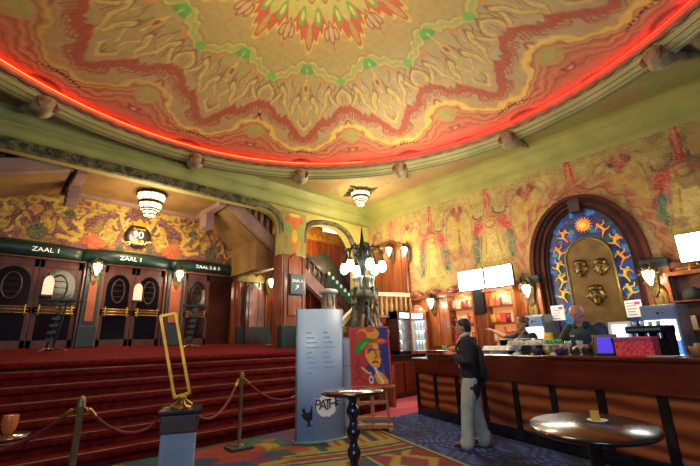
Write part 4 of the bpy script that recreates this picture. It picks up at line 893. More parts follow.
b = MB(); b.lathe([(.17, 0.96), (.17, 2.2), (.19, 2.25), (.17, 2.3), (.165, 2.6), (.19, 2.63)], (0, 0, 0), 18); b.build('shaft', mat('newel_stone', '#b0a898', '#6a6458', rough=.5, nscale=7), t)
b = MB(); b.lathe([(.19, 2.62), (.235, 2.64), (.24, 2.69), (.21, 2.73), (.08, 2.76), (0, 2.765)], (0, 0, 0), 18); b.build('cap', mat('newel_cap', '#8f9690', '#a8aca4', rough=.4, nscale=4), t)
b = MB()
for q in range(8): a = 2*PI*q/8; b.tube([(.17*math.cos(a), .17*math.sin(a), 2.32), (.185*math.cos(a), .185*math.sin(a), 2.45), (.17*math.cos(a), .17*math.sin(a), 2.56)], .02, 5)
b.build('carving', mat('newel_dark', '#5a5448', rough=.6), t)
# lit sign box high inside the right arch
t = thing('exit_light_box', 'small white lit light box high inside the right arch', 'light', (8.35, 9.9, 5.2)); b = MB(); b.box(-.38, .38, -.05, .05, -.1, .1, bev=.01); b.build('frame', brass, t); b = MB(); b.box(-.34, .34, -.06, -.045, -.075, .075); b.build('panel', glow_white, t)
glow((7.9, 10.1, 4.7), 65, (1, .62, .25), .2); glow((8.7, 10.3, 4.0), 35, (1, .6, .28), .2); glow((6.3, 10.7, 5.0), 14, (1, .75, .35), .2); glow((5.1, 10.4, 5.0), 8, (1, .7, .3), .2)  # added warm fills behind the beam, pillar and right arch

# ------------------------------------------------ lit screens
def screen(label, y, x=9.15):
    t = thing('menu_screen', label, 'screen', (x, y, 2.895), -PI/2, 'white glowing menu screens')
    b = MB(); b.box(-.37, .37, -.03, .05, -.27, .27, bev=.01); b.build('housing', black_plastic, t); b = MB(); b.box(-.345, .345, -.04, -.028, -.245, .245); b.build('display', glow_screen, t)
    b = MB(); b.tube([(0, .05, 0), (0, .42, 0)], .03, 6); b.build('bracket', black_metal, t)
    g = bpy.data.lights.new('screen_light', 'AREA'); g.shape = 'RECTANGLE'; g.size = .7; g.size_y = .5; g.energy = 45; g.color = (.95, 1, .92); o = bpy.data.objects.new('screen_light', g); col.objects.link(o); o.location = (x-.07, y, 2.895); o.rotation_euler = (PI/2, 0, -PI/2)
screen('white glowing menu screen, left one of the joined pair', 5.2); screen('white glowing menu screen, right one of the joined pair', 4.44); screen('white glowing menu screen alone at the right edge of the picture', .62)

# ------------------------------------------------ lit shelf niches
niche_glow = mat('niche_glow', '#c87a48', '#e8b070', emit=.75, ecol='#e09050', nscale=3)
def shelf_unit(label, y0, y1, z0, z1, n, dim=False):
    t = thing('shelf_unit', label, 'shelf unit', (9.5, (y0+y1)/2, z0), -PI/2); w = (y1-y0)/2; h = z1-z0
    b = MB(); b.box(-w-.05, -w, -.34, .0, 0, h, bev=.008); b.box(w, w+.05, -.34, .0, 0, h, bev=.008); b.box(-w-.05, w+.05, -.36, 0, h-.05, h+.02, bev=.008); b.build('cabinet_frame', wood_amber, t)
    b = MB(); b.box(-w, w, -.02, 0, 0, h); b.build('back_panel', niche_glow if not dim else mat('niche_dim', '#6a3a20', '#8a5430', rough=.5, nscale=3), t)
    for i in range(n): b = MB(); b.box(-w, w, -.33, -.02, h*i/n, h*i/n+.03); b.build('shelf', wood_red, t)
    if not dim: glow((9.28, (y0+y1)/2, z1-.14), 10, (1, .75, .5), .06)
    return t
shelf_unit('lit wooden shelf unit behind the standing customer, left of the dark panel', 5.27, 5.95, .9, 2.6, 4)
shelf_unit('lit wooden shelf unit behind the pointing barmaid', 4.2, 4.88, .9, 2.6, 4)
shelf_unit('dim wooden shelf unit under the single screen at the right edge', .1, 1.22, .9, 2.48, 3, True)
mb = MB(); mb.box(9.2, 9.58, 4.93, 5.22, 0, 2.62, bev=.01); struct('trim_12', mb, wood_red)
t = thing('black_panel', 'black flat panel hanging between the two lit shelf units under the screens', 'panel', (9.18, 5.05, 2.4)); b = MB(); b.box(-.02, .02, -.17, .16, -.37, .22, bev=.008); b.build('board', black_plastic, t)
cols = ['#b8402c', '#d8a040', '#c86a50', '#e0c8a0', '#7a2430', '#d0703c', '#c8b49a', '#a83a3a', '#e8b8a0']
prod = [mat('pack_%d' % i, c, rough=.45) for i, c in enumerate(cols)]
def pack(kind):
    b = MB()
    if kind == 0: b.box(-.055, .055, -.035, .035, 0, .19, bev=.012)
    elif kind == 1: b.lathe([(0, 0), (.04, 0), (.042, .01), (.042, .14), (.018, .19), (.018, .24), (0, .24)], (0, 0, 0), 10)
    else: b.hull_loft([[(.07*math.cos(a)*k, .03*math.sin(a)*k*j, z) for a in np.linspace(0, 2*PI, 10, endpoint=False)] for z, k, j in ((0, .9, .3), (.04, 1.1, 1.4), (.12, 1.05, 1.5), (.17, 1., .7), (.19, 1.1, .15))])
    return b
cnt = [0]
def shelf_goods(y0, y1, zs, n, where, kinds, dull=False):
    names = {0: ('snack_box', 'snack box'), 1: ('bottle', 'bottle'), 2: ('snack_bag', 'snack bag')}
    order = ['leftmost', 'second from left', 'middle', 'fourth from left', 'rightmost'] if n == 5 else ['leftmost', 'second from left', 'third from left', 'rightmost']
    cn = {0: 'dark red', 1: 'ochre yellow', 2: 'salmon', 3: 'cream', 4: 'maroon', 5: 'orange', 6: 'beige', 7: 'crimson', 8: 'pale pink'}
    for r_, (z, row) in enumerate(zs):
        for i in range(n):
            k = kinds[int(rng.integers(0, len(kinds)))]; ci = (cnt[0]*4+r_*2) % 9; cnt[0] += 1
            me = pack(k).mesh(names[k][0], prod[ci]); o = bpy.data.objects.new(names[k][0], me); col.objects.link(o)
            y = y1-(y1-y0)*(i+.5)/n; o.location = (9.30, y, z); o.rotation_euler = (0, 0, PI/2+rng.uniform(-.2, .2)); s_ = rng.uniform(1.05, 1.35); o.scale = (s_, s_, s_)
            tag(o, '%s %s, %s on %s shelf %s' % (cn[ci], names[k][1], order[i], row, where), names[k][1], 'snacks and drinks on the back-bar shelves')
shelf_goods(5.30, 5.92, [(1.36, 'lowest'), (1.785, 'middle'), (2.21, 'top')], 5, 'left of the black panel', [0, 2, 1])
shelf_goods(4.23, 4.85, [(1.36, 'lowest'), (1.785, 'middle'), (2.21, 'top')], 5, 'behind the barmaid', [2, 0, 1])
shelf_goods(.25, 1.15, [(1.46, 'lower')], 5, 'at the right edge', [1, 0])
bagm = mat('bag_blue', '#2a3a6a', '#4a5a8a', rough=.8, nscale=6); bagk = mat('bag_dark', '#14161c', '#24262c', rough=.8, nscale=6)
for i, (y, z, m_, lb) in enumerate(((.95, 2.0, bagk, 'dark folded cloth bag on the right-edge shelf, left one'), (.66, 2.0, bagm, 'blue crumpled cloth bag on the right-edge shelf, middle one'), (.36, 2.0, bagk, 'dark crumpled cloth bag on the right-edge shelf, right one'))):
    b = MB(); b.hull_loft([[(.13*k*math.cos(a)*(1+.12*math.sin(3*a+z_*20)), .15*k*math.sin(a)*(1+.1*math.cos(4*a)), z_) for a in np.linspace(0, 2*PI, 14, endpoint=False)] for z_, k in ((0, .8), (.03, 1.), (.12, 1.), (.2, .7), (.24, .3))]); o = b.build('cloth_bag', m_, None, (9.3, y, z-.03)); tag(o, lb, 'bag', 'cloth bags on the right shelf')
t = thing('brass_fitting', 'brass pipe fitting lying across the top of the shelf unit under the right screen', 'fitting', (9.3, .78, 2.56), -PI/2); b = MB(); b.tube([(-.3, 0, 0), (.3, 0, .02)], .022, 8); b.build('pipe', brass, t); b = MB(); b.tube([(-.12, 0, -.05), (-.1, -.0, .05), (.0, 0, .09)], .025, 6); b.sph((.02, 0, .05), .045, 8); b.build('valve', brass, t)

# ------------------------------------------------ bar fridges and drinks fridges
fr_m = mat('fridge_grey', '#8a94a0', '#6a7480', rough=.35, metal=.4, nscale=4)
blue_glow = mat('blue_glow', '#3a6ad0', emit=2.2, ecol='#3f7ae8'); cool_glow = mat('cool_glow', '#f0f6ff', emit=4.5, ecol='#e8f4ff')
def bar_fridge(label, loc, rz, tilt=0):
    t = thing('bar_fridge', label, 'fridge', loc, rz); b = MB(); b.box(-.27, .27, -.02, .5, 0, 1.9, bev=.02); b.build('body', fr_m, t)
    b = MB(); b.box(-.25, .25, -.04, -.015, 1.66, 1.86, bev=.01); b.build('control_panel', mat('fridge_panel', '#5a74a8', '#6a84b4', rough=.35, nscale=3), t); b = MB(); b.sph((0, -.04, 1.76), .022, 8); b.sph((.08, -.04, 1.76), .012, 8); b.build('dial', black_plastic, t)
    b = MB(); b.box(-.23, .23, -.045, -.015, 1.3, 1.64, bev=.01); b.build('lit_window', cool_glow, t); b = MB(); b.box(-.23, .23, -.045, -.015, 1.02, 1.28, bev=.01); b.build('drip_bay', blue_glow if tilt else mat('bay_grey', '#aab4c0', rough=.3), t)
    b = MB(); b.box(-.26, .26, -.2, -.02, .92, .98, bev=.01); b.build('tray', steel, t)
bar_fridge('grey drinks machine with lit white window, left of the yellow bag', (9.0, 3.72, 0), -PI/2-.25)
bar_fridge('grey drinks machine with blue lit bay, right of the bar arch', (8.6, 1.40, 0), -PI/2-.2, 1)
def drinks_fridge(label, loc, rz, w, h, arch):
    t = thing('drinks_fridge', label, 'fridge', loc, rz); b = MB(); b.box(-w/2, -w/2+.06, -.03, .4, 0, h, bev=.01); b.box(w/2-.06, w/2, -.03, .4, 0, h, bev=.01); b.box(-w/2, w/2, .36, .4, 0, h); b.box(-w/2, w/2, -.03, .4, 0, .08); b.box(-w/2, w/2, -.04, .4, h-.24, h, bev=.02)
    if arch: b.lathe([(0, -.04), (w*.4, -.04), (w*.4, .02), (0, .02)], (0, 0, 0), 16, T(0, .0, h-.02) @ Rx(PI/2))
    b.build('cabinet', wood_dark if not arch else wood_red, t); b = MB(); b.box(-w/2+.1, w/2-.1, -.055, -.035, h-.2, h-.06); b.build('header_light', cool_glow, t)
    b = MB(); b.box(-w/2+.06, w/2-.06, .30, .34, .08, h-.25); b.build('lit_back', mat('fridge_back', '#cfe8f0', '#8fc0d8', emit=1.6, ecol='#c8e6f0', nscale=3), t); b = MB(); b.box(-w/2+.05, w/2-.05, -.02, -.01, .06, h-.24); b.build('door_glass', mat('fridge_glass', '#e0f0f4', rough=.05, alpha=.15), t)
    for q in range(3): b = MB(); b.box(-w/2+.06, w/2-.06, .02, .3, .1+q*(h-.35)/3, .115+q*(h-.35)/3); b.build('rack', steel, t)
    return t
drinks_fridge('dark-framed lit drinks fridge on the passage counter beside the painting', (9.0, 7.42, 1.08), 0, .62, 1.2, False)
drinks_fridge('arch-topped lit drinks fridge to the right of the dark-framed one', (9.1, 6.98, 1.08), -PI/2+.35, .5, 1.16, True)
bcol = ['#2a6aa8', '#c83a2a', '#2a8a5a', '#d8a030']
for f_, (cx, cy, rz, w, h) in enumerate(((9.0, 7.42, 0, .62, 1.2), (9.1, 6.98, -PI/2+.35, .5, 1.16))):
    for q in range(3):
        for i in range(4):
            b = MB(); b.lathe([(0, 0), (.035, 0), (.037, .01), (.036, .12), (.014, .18), (.014, .22), (0, .22)], (0, 0, 0), 8); x = (-.5+(i+.5)/4)*(w-.16); p_ = Matrix.Rotation(rz, 3, 'Z') @ Vector((x, .12, 0)); ci = (i+q) % 4
            o = b.build('bottle', mat('bottle_%d' % ci, bcol[ci], rough=.2), None, (cx+p_.x, cy+p_.y, 1.08+.118+q*(h-.35)/3))
            tag(o, '%s bottle, %s on the %s rack of the %s' % (['blue', 'red', 'green', 'yellow'][ci], ['first from left', 'second from left', 'third from left', 'fourth from left'][i], ['bottom', 'middle', 'top'][q], ['dark-framed fridge', 'arch-topped fridge'][f_]), 'bottle', 'bottles in the drinks fridges')
t = thing('passage_counter', 'dark passage counter under the two lit drinks fridges', 'counter', (8.85, 7.45, 0)); b = MB(); b.box(-.85, .75, -.32, .35, 0, 1.02, bev=.02); b.build('body', wood_dark, t); b = MB(); b.box(-.9, .75, -.38, .36, 1.02, 1.075, bev=.015); b.build('worktop', marble_black, t); b = MB(); 
for q in range(3): b.box(-.8+q*.5, -.38+q*.5, -.35, -.315, .12, .9, bev=.02)
b.build('panel', wood_mahog, t)
glow((8.6, 6.7, 1.9), 10, (.85, .95, 1), .15)
# ================================================================ BAR COUNTER
BA = -1.9145; BX, BY = 6.80, 5.34
BM_ = Matrix.Translation((BX, BY, 0)) @ Matrix.Rotation(BA, 4, 'Z')
def bp(s, y, z): v = BM_ @ Vector((s, y, z)); return (v.x, v.y, v.z)
bar = thing('bar_counter', 'long polished wooden bar counter with swirling grain panels and black marble strips', 'bar counter', (BX, BY, 0), BA)
b = MB(); b.box(0, 7.2, .05, .62, .0, 1.06); b.build('carcass', wood_dark, bar)
b = MB(); b.box(-.02, 7.22, -.03, .3, 0, .16, bev=.01); b.build('base', marble_black, bar)
b = MB(); b.box(.5, 7.22, -.06, .10, .80, 1.135, bev=.015); b.build('upper_band', wood_mahog, bar)
b = MB(); b.box(.5, 7.24, -.09, .66, 1.135, 1.175, bev=.012); b.build('worktop', mat('bar_top', '#4a1a10', '#6a2a18', (1, 6, 1), rough=.18, nscale=1.5, coat=.6), bar)
b = MB(); b.box(.5, 1.5, -.07, .02, 1.17, 1.235, bev=.01); b.build('raised_edge', wood_mahog, bar)
b = MB(); b.box(-.03, .5, -.04, .62, .80, 1.06, bev=.01); b.build('end_band', wood_mahog, bar)
b = MB(); b.box(-.05, .5, -.07, .64, 1.06, 1.09, bev=.008); w_ = b.build('end_worktop', mat('end_top', '#a8b0b4', '#7c8488', rough=.15, nscale=3, coat=.5), bar)
ed = [0.04, .66, 1.32, 1.99, 2.66, 3.31, 3.97, 4.63, 5.29, 5.95, 6.6, 7.2]
for i, (p0, p1) in enumerate(zip(ed, ed[1:])):
    b = MB(); b.box(p0+.045, p1-.045, -.015, .06, .16, .80, bev=.008); b.build('panel', wood_burl, bar)
for p0 in ed: b = MB(); b.box(p0-.05, p0+.05, -.035, .06, .14, .815, bev=.01); b.build('marble_strip', marble_black, bar)

def bthing(name, label, cat, s, y, z=1.175, rz=0., group=None): return thing(name, label, cat, bp(s, y, z), BA+rz, group)
# ---- things on the bar, left to right
t = bthing('napkin_stack', 'low white paper stack on the grey left end of the bar', 'papers', .28, .3, 1.09); b = MB(); 
for i in range(4): b.box(-.12, .12, -.08, .08, i*.006, i*.006+.005, Rz(.1*i))
b.build('sheet', mat('paper', '#e6e6da', '#d2d2c4', rough=.8), t)
t = bthing('drinking_glass', 'green-tinted glass beside the snack basket at the left of the bar', 'glass', .62, .3); b = MB(); b.lathe([(0, 0), (.04, 0), (.05, .15), (.045, .15), (.036, .01), (0, .012)], (0, 0, 0), 14); b.build('tumbler', mat('green_glass', '#7a9a70', rough=.1, alpha=.7), t); b = MB(); b.lathe([(0, .012), (.036, .012), (.043, .11), (0, .11)], (0, 0, 0), 12); b.build('drink', mat('drink', '#b8c878', rough=.2), t)
t = bthing('snack_basket', 'small orange snack basket on the bar in front of the standing customer', 'basket', .95, .26); b = MB(); b.lathe([(0, .0), (.09, .0), (.14, .07), (.13, .07), (.085, .015), (0, .015)], (0, 0, 0), 16); 
b.build('bowl', mat('basket', '#a8582c', '#7a3a1c', rough=.6, nscale=9), t); b = MB()
for i in range(12): a = i*2.4; r = .03*math.sqrt(i); b.sph((r*math.cos(a), r*math.sin(a), .07+.03*(1-r/.12)), .03, 7)
b.build('snack', mat('snack_orange', '#c8642c', '#d88a4a', rough=.6, nscale=9), t)
t = bthing('serving_tray', 'long white serving tray of folded napkins on the bar below the barmaid', 'tray', 2.15, .28); b = MB(); b.box(-.36, .30, -.12, .12, 0.05, .075, bev=.01); b.box(-.2, .1, -.06, .06, 0, .05); b.build('tray', mat('china', '#e8ece8', '#d4dcd8', rough=.3), t); b = MB()
for i in range(9): b.hull_loft([[(-.32+i*.07+.045*k*math.cos(a), .08*k*math.sin(a), z) for a in np.linspace(0, 2*PI, 8, endpoint=False)] for z, k in ((.075, .9), (.1, 1), (.125, .5))])
b.build('napkin', mat('napkin', '#eef2ee', rough=.8), t)
ch = mat('china', '')
def stand(label, s, y, top):
    t = bthing('cake_stand', label, 'cake stand', s, y, 1.175, 0, 'cake stands and bowls on the bar'); b = MB(); b.lathe([(0, 0), (.07, 0), (.06, .015), (.018, .03), (.016, .1), (.04, .125), (.14, .13), (.145, .145), (.0, .14)], (0, 0, 0), 18); b.build('stand', ch, t); b = MB()
    for i in range(9): a = i*2.4; r = .036*math.sqrt(i); b.sph((r*math.cos(a), r*math.sin(a), .17+.02*(i == 0)), .034, 7)
    b.build('topping', top, t); return t
stand('white cake stand heaped with pale pastries, middle of the bar', 2.58, .2, mat('pastry', '#d8d0bc', '#b8a488', rough=.6, nscale=9))
stand('white cake stand with cream rolls, second along the bar', 2.88, .24, mat('cream', '#dce4de', '#b8c4bc', rough=.6, nscale=9))
stand('white cake stand piled with green leaves beside the bald barman', 3.22, .24, mat('salad', '#3a8a4a', '#6ab05a', rough=.6, nscale=9))
gm = mat('clear_glass', '#c8d8dc', rough=.05, alpha=.35)
for i, (s, y, lb) in enumerate(((2.72, .12, 'clear stemmed glass standing in front of the pastry stand'), (2.80, .30, 'clear stemmed glass standing just behind the pastry stand'), (3.50, .18, 'clear stemmed glass by the hand of the bald barman'), (3.58, .3, 'clear stemmed glass farther right by the barman'))):
    b = MB(); b.lathe([(0, 0), (.035, 0), (.006, .012), (.006, .07), (.035, .10), (.042, .15), (.038, .18), (.034, .18), (.036, .15), (.0, .08)], (0, 0, 0), 12); o = b.build('stemmed_glass', gm, None, bp(s, y, 1.175)); tag(o, lb, 'glass', 'stemmed glasses on the bar')
for i, (s, lb) in enumerate(((3.02, 'dark purple berry bowl left of the green leaf stand'), (3.40, 'dark purple berry bowl right of the green leaf stand'))):
    t = bthing('berry_bowl', lb, 'bowl', s, .12, 1.175, 0, 'berry bowls on the bar'); b = MB(); b.lathe([(0, 0), (.04, 0), (.075, .07), (.07, .075), (.0, .06)], (0, 0, 0), 14); b.build('bowl', mat('purple_bowl', '#2c1850', '#4a2a78', rough=.2), t); b = MB()
    for q in range(6): b.sph((.035*math.cos(q*1.05), .035*math.sin(q*1.05), .075), .02, 6)
    b.build('berry', mat('berry', '#3a1440', rough=.4), t)
t = bthing('display_case', 'dark green low glass display case behind the trays on the bar', 'display case', 2.45, .5); b = MB(); b.box(-.42, .42, -.1, .1, 0, .03); b.box(-.42, -.4, -.1, .1, 0, .2); b.box(.4, .42, -.1, .1, 0, .2); b.box(-.42, .42, .08, .1, 0, .2); b.build('case', mat('case_green', '#142c26', '#1e3c34', rough=.3), t); b = MB(); b.box(-.43, .43, -.11, .11, .2, .225, bev=.006); b.build('lid', mat('case_green', ''), t)
t = bthing('yellow_bag', 'yellow paper bag of chips standing on the bar left of the bald barman', 'bag', 3.02, .40); b = MB(); b.hull_loft([[(.1*k*math.cos(a), .07*k*math.sin(a), z) for a in np.linspace(0, 2*PI, 12, endpoint=False)] for z, k in ((0, .8), (.05, 1.15), (.16, 1.1), (.25, .7), (.3, .75))]); b.build('pouch', mat('yellow_bag', '#d8a818', '#e8c83a', rough=.5, nscale=7), t); b = MB(); b.box(-.05, .05, -.09, -.07, .06, .16); b.build('printed_patch', mat('patch', '#d8dcc8', rough=.6), t)
def price_sign(label, loc):
    t = thing('price_sign', label, 'sign', loc, -PI/2-.15, 'white price boards at the arch'); b = MB(); b.box(-.14, .14, -.01, .01, -.16, .16, bev=.004); b.build('board', mat('board_white', '#e8e8ec', rough=.6, emit=.15), t); b = MB()
    for q in range(5): b.box(-.11, .02+.02*(q % 3), -.014, -.009, .1-q*.055, .115-q*.055)
    b.build('printed_lines', mat('print_grey', '#7a6a8a', rough=.7), t); b = MB(); b.box(.03, .12, -.014, -.009, .07, .13); b.build('red_mark', mat('print_red', '#c84a5a', rough=.7), t); b = MB(); b.tube([(0, .02, -.14), (0, .02, -.56)], .012, 6); b.lathe([(.0, -.57), (.07, -.57), (.07, -.555), (0, -.55)], (0, .02, 0), 12); b.build('stand', black_metal, t)
price_sign('white printed price board behind the bald barman, at the left foot of the arch', (9.22, 3.25, 1.92)); price_sign('white printed price board above the coffee machine, at the right foot of the arch', (9.22, 1.86, 1.90))
t = thing('back_counter', 'dark wooden back counter below the bronze plaque behind the barman', 'counter', (9.2, 2.6, 0)); b = MB(); b.box(-.26, .24, -.7, .7, 0, 1.3, bev=.01); b.build('cabinet', wood_dark, t); b = MB(); b.box(-.3, .24, -.72, .72, 1.3, 1.335, bev=.008); b.build('worktop', marble_black, t)
def till(label, s, y, tall, rz, lit):
    t = bthing('till_screen', label, 'till', s, y, 1.175, rz); b = MB(); b.box(-.1, .1, -.08, .08, 0, .03, bev=.01); b.tube([(0, .0, .03), (0, .03, tall-.1)], .025, 8); b.build('stand', black_plastic, t)
    M = T(0, 0, tall) @ Rx(-.25); b = MB(); b.box(-.13, .13, -.02, .02, -.15, .13, M, bev=.01); b.build('monitor', black_plastic if not lit else mat('till_white', '#c8d4e0', rough=.4), t); b = MB(); b.box(-.085, .085, -.026, -.018, -.10, .09, M); b.build('display', mat('till_lit', '#9ac4ff', emit=2.5, ecol='#a8ccff') if lit else mat('till_blue', '#3420a8', emit=.9, ecol='#3a28d8'), t); return t
till('white-framed till screen glowing pale blue right of the barman', 4.02, .5, .27, .25, True); till('dark till screen with violet glow below the white-framed one', 3.93, .30, .12, .3, False); till('black till screen standing at the front of the coffee machine', 4.2, .2, .15, -2.8, False).scale = (.75, .75, .75)
t = bthing('coffee_machine', 'black and steel espresso machine on the bar behind the tills', 'coffee machine', 4.36, .48, 1.175); t.scale = (.62, .7, .72); b = MB(); b.box(-.32, .34, -.12, .16, .0, .06, bev=.01); b.box(-.32, .34, .02, .18, .06, .36, bev=.02); b.box(-.34, .36, -.14, .18, .34, .46, bev=.025); b.build('body', mat('machine_black', '#101418', '#1c2226', rough=.25, metal=.3), t)
for x in (-.18, .02, .22): b = MB(); b.cyl((x, -.06, .26), .04, .08, 12); b.tube([(x, -.08, .25), (x, -.2, .24)], .014, 6); b.build('brew_head', chrome, t)
for x in (-.24, -.1, .04, .18): b = MB(); b.lathe([(.0, .46), (.03, .46), (.04, .53), (.035, .53), (0, .47)], (x, .02, 0), 10); b.build('cup', ch, t)
b = MB(); b.box(-.3, .3, -.146, -.138, .38, .42); b.build('light_bar', mat('teal_glow', '#1a4a58', emit=.05, ecol='#2ab0c8'), t)
t = bthing('candy_box', 'red patterned candy box standing at the right of the till area', 'box', 4.38, .18, 1.175); b = MB(); b.box(-.22, .2, -.06, .06, 0, .21, bev=.008); b.build('carton', mat('candy', '#a8142a', '#d84a5c', (14, 14, 14), rough=.5, kind='voronoi', nscale=2.2, lo=.2, hi=.6), t); b = MB(); b.box(-.22, .2, -.065, -.055, .17, .195); b.build('lid_strip', mat('candy_strip', '#7a3a8a', rough=.5), t)
for i in range(3):
    b = MB(); b.lathe([(0, 0), (.03, 0), (.03, .14), (.012, .2), (.012, .25), (0, .25)], (0, 0, 0), 10); o = b.build('syrup_bottle', mat('syrup_%d' % i, ['#7a4a1c', '#2a3a2c', '#6a1c2a'][i], rough=.15), None, bp(3.55+.085*i, .62, 1.175)); tag(o, '%s syrup bottle between the barman and the glowing till' % ['amber', 'dark green', 'dark red'][i], 'bottle', 'syrup bottles behind the bar')
t = bthing('straw_basket', 'small brown basket at the far right end of the visible bar', 'basket', 4.95, .3); b = MB(); b.lathe([(0, 0), (.1, 0), (.13, .1), (.12, .1), (.09, .015), (0, .015)], (0, 0, 0), 16); b.build('bowl', mat('straw', '#8a6a3a', '#5a4020', rough=.7, nscale=12), t); b = MB()
for q in range(7): b.cyl((.06*math.cos(q), .06*math.sin(q), .03), .022, .1, 8)
b.build('jar', mat('jar', '#b89a6a', rough=.4), t)
b = MB(); b.box(-.13, .13, -.1, .1, 0, .012, bev=.004); o = b.build('bar_mat', mat('mat_white', '#8a98a8', rough=.5), None, bp(4.72, .05, 1.176)); o.rotation_euler = (0, 0, BA); tag(o, 'pale flat drip mat on the bar edge right of the candy box', 'mat')

# ================================================================ PEOPLE
skin_m = {}
def hand(mb, wrist, d, up, curl=.4, thumb=1):
    d = Vector(d).normalized(); up = Vector(up); up = (up-d*up.dot(d)).normalized(); sd = d.cross(up)
    w = Vector(wrist); P = lambda x, y, z: tuple(w+d*x+sd*y+up*z)
    mb.tube([P(-.01, 0, 0), P(.03, 0, 0), P(.075, 0, 0)], [.026, .034, .034], 8, flat=.55)
    mb.hull_loft([[P(x, .038*k*math.cos(a), .014*math.sin(a)) for a in np.linspace(0, 2*PI, 10, endpoint=False)] for x, k in ((0, .7), (.03, 1), (.085, 1.05), (.095, .9))])
    for i, (y, L_) in enumerate(((-.030, .068), (-.010, .078), (.010, .074), (.029, .058))):
        a = curl; x0 = .088; p = [P(x0-.012, y, 0)]; x, z = x0, 0
        for k in range(3):
            seg = L_*(.45, .32, .23)[k]; ang = a*(k+.6); x += seg*math.cos(ang); z -= seg*math.sin(ang); p.append(P(x, y*(1+.1*k), z))
        mb.tube(p, [.0098, .0095, .0088, .008], 6)
    s_ = thumb; mb.tube([P(.02, .03*s_, -.004), P(.045, .052*s_, -.012), P(.075, .060*s_, -.022), P(.095, .056*s_, -.03)], [.013, .012, .0105, .009], 6)
def head(mb, M, k=1.):
    S = M @ Matrix.Scale(k, 4)
    mb.sph((-.008, 0, .02), .1, 18, S, sx=1.0, sy=.80, sz=1.05); mb.sph((.022, 0, -.045), .07, 14, S, sx=.95, sy=.86, sz=1.05); mb.sph((.055, 0, -.085), .03, 10, S, sy=1.1)
    mb.tube([(.083, 0, .022), (.098, 0, -.005), (.108, 0, -.024), (.093, 0, -.034)], [.012, .013, .016, .010], 7, S); mb.tube([(.078, -.045, .033), (.088, 0, .031), (.078, .045, .033)], .011, 6, S)
    mb.tube([(.076, -.022, -.058), (.088, 0, -.056), (.076, .022, -.058)], .009, 6, S)
    for s_ in (-1, 1): mb.sph((-.005, .081*s_, -.005), .024, 8, S, sx=.8, sy=.4, sz=1.3)
def face_parts(parent, M, k=1., skin=None):
    S = M @ Matrix.Scale(k, 4)
    for s_ in (-1, 1): b = MB(); b.sph((.079, .032*s_, .012), .0125, 8, S, sx=.7); b.build('eye', mat('eye', '#e8e4dc', rough=.2), parent); b = MB(); b.sph((.087, .032*s_, .012), .007, 6, S, sx=.5); b.build('iris', mat('iris', '#2a1a10', rough=.2), parent); b = MB(); b.tube([(.086, .017*s_, .038), (.087, .034*s_, .043), (.078, .05*s_, .037)], .005, 5, S); b.build('eyebrow', mat('brow', '#2c1c14', rough=.8), parent)
    b = MB(); b.tube([(.083, -.02, -.060), (.0935, 0, -.058), (.083, .02, -.060)], .0055, 5, S); b.build('mouth', mat('lips', '#9a4a44', rough=.5), parent)
def bodymat(c): return mat('skin_'+c[1:], c, rough=.55, spec=.35)

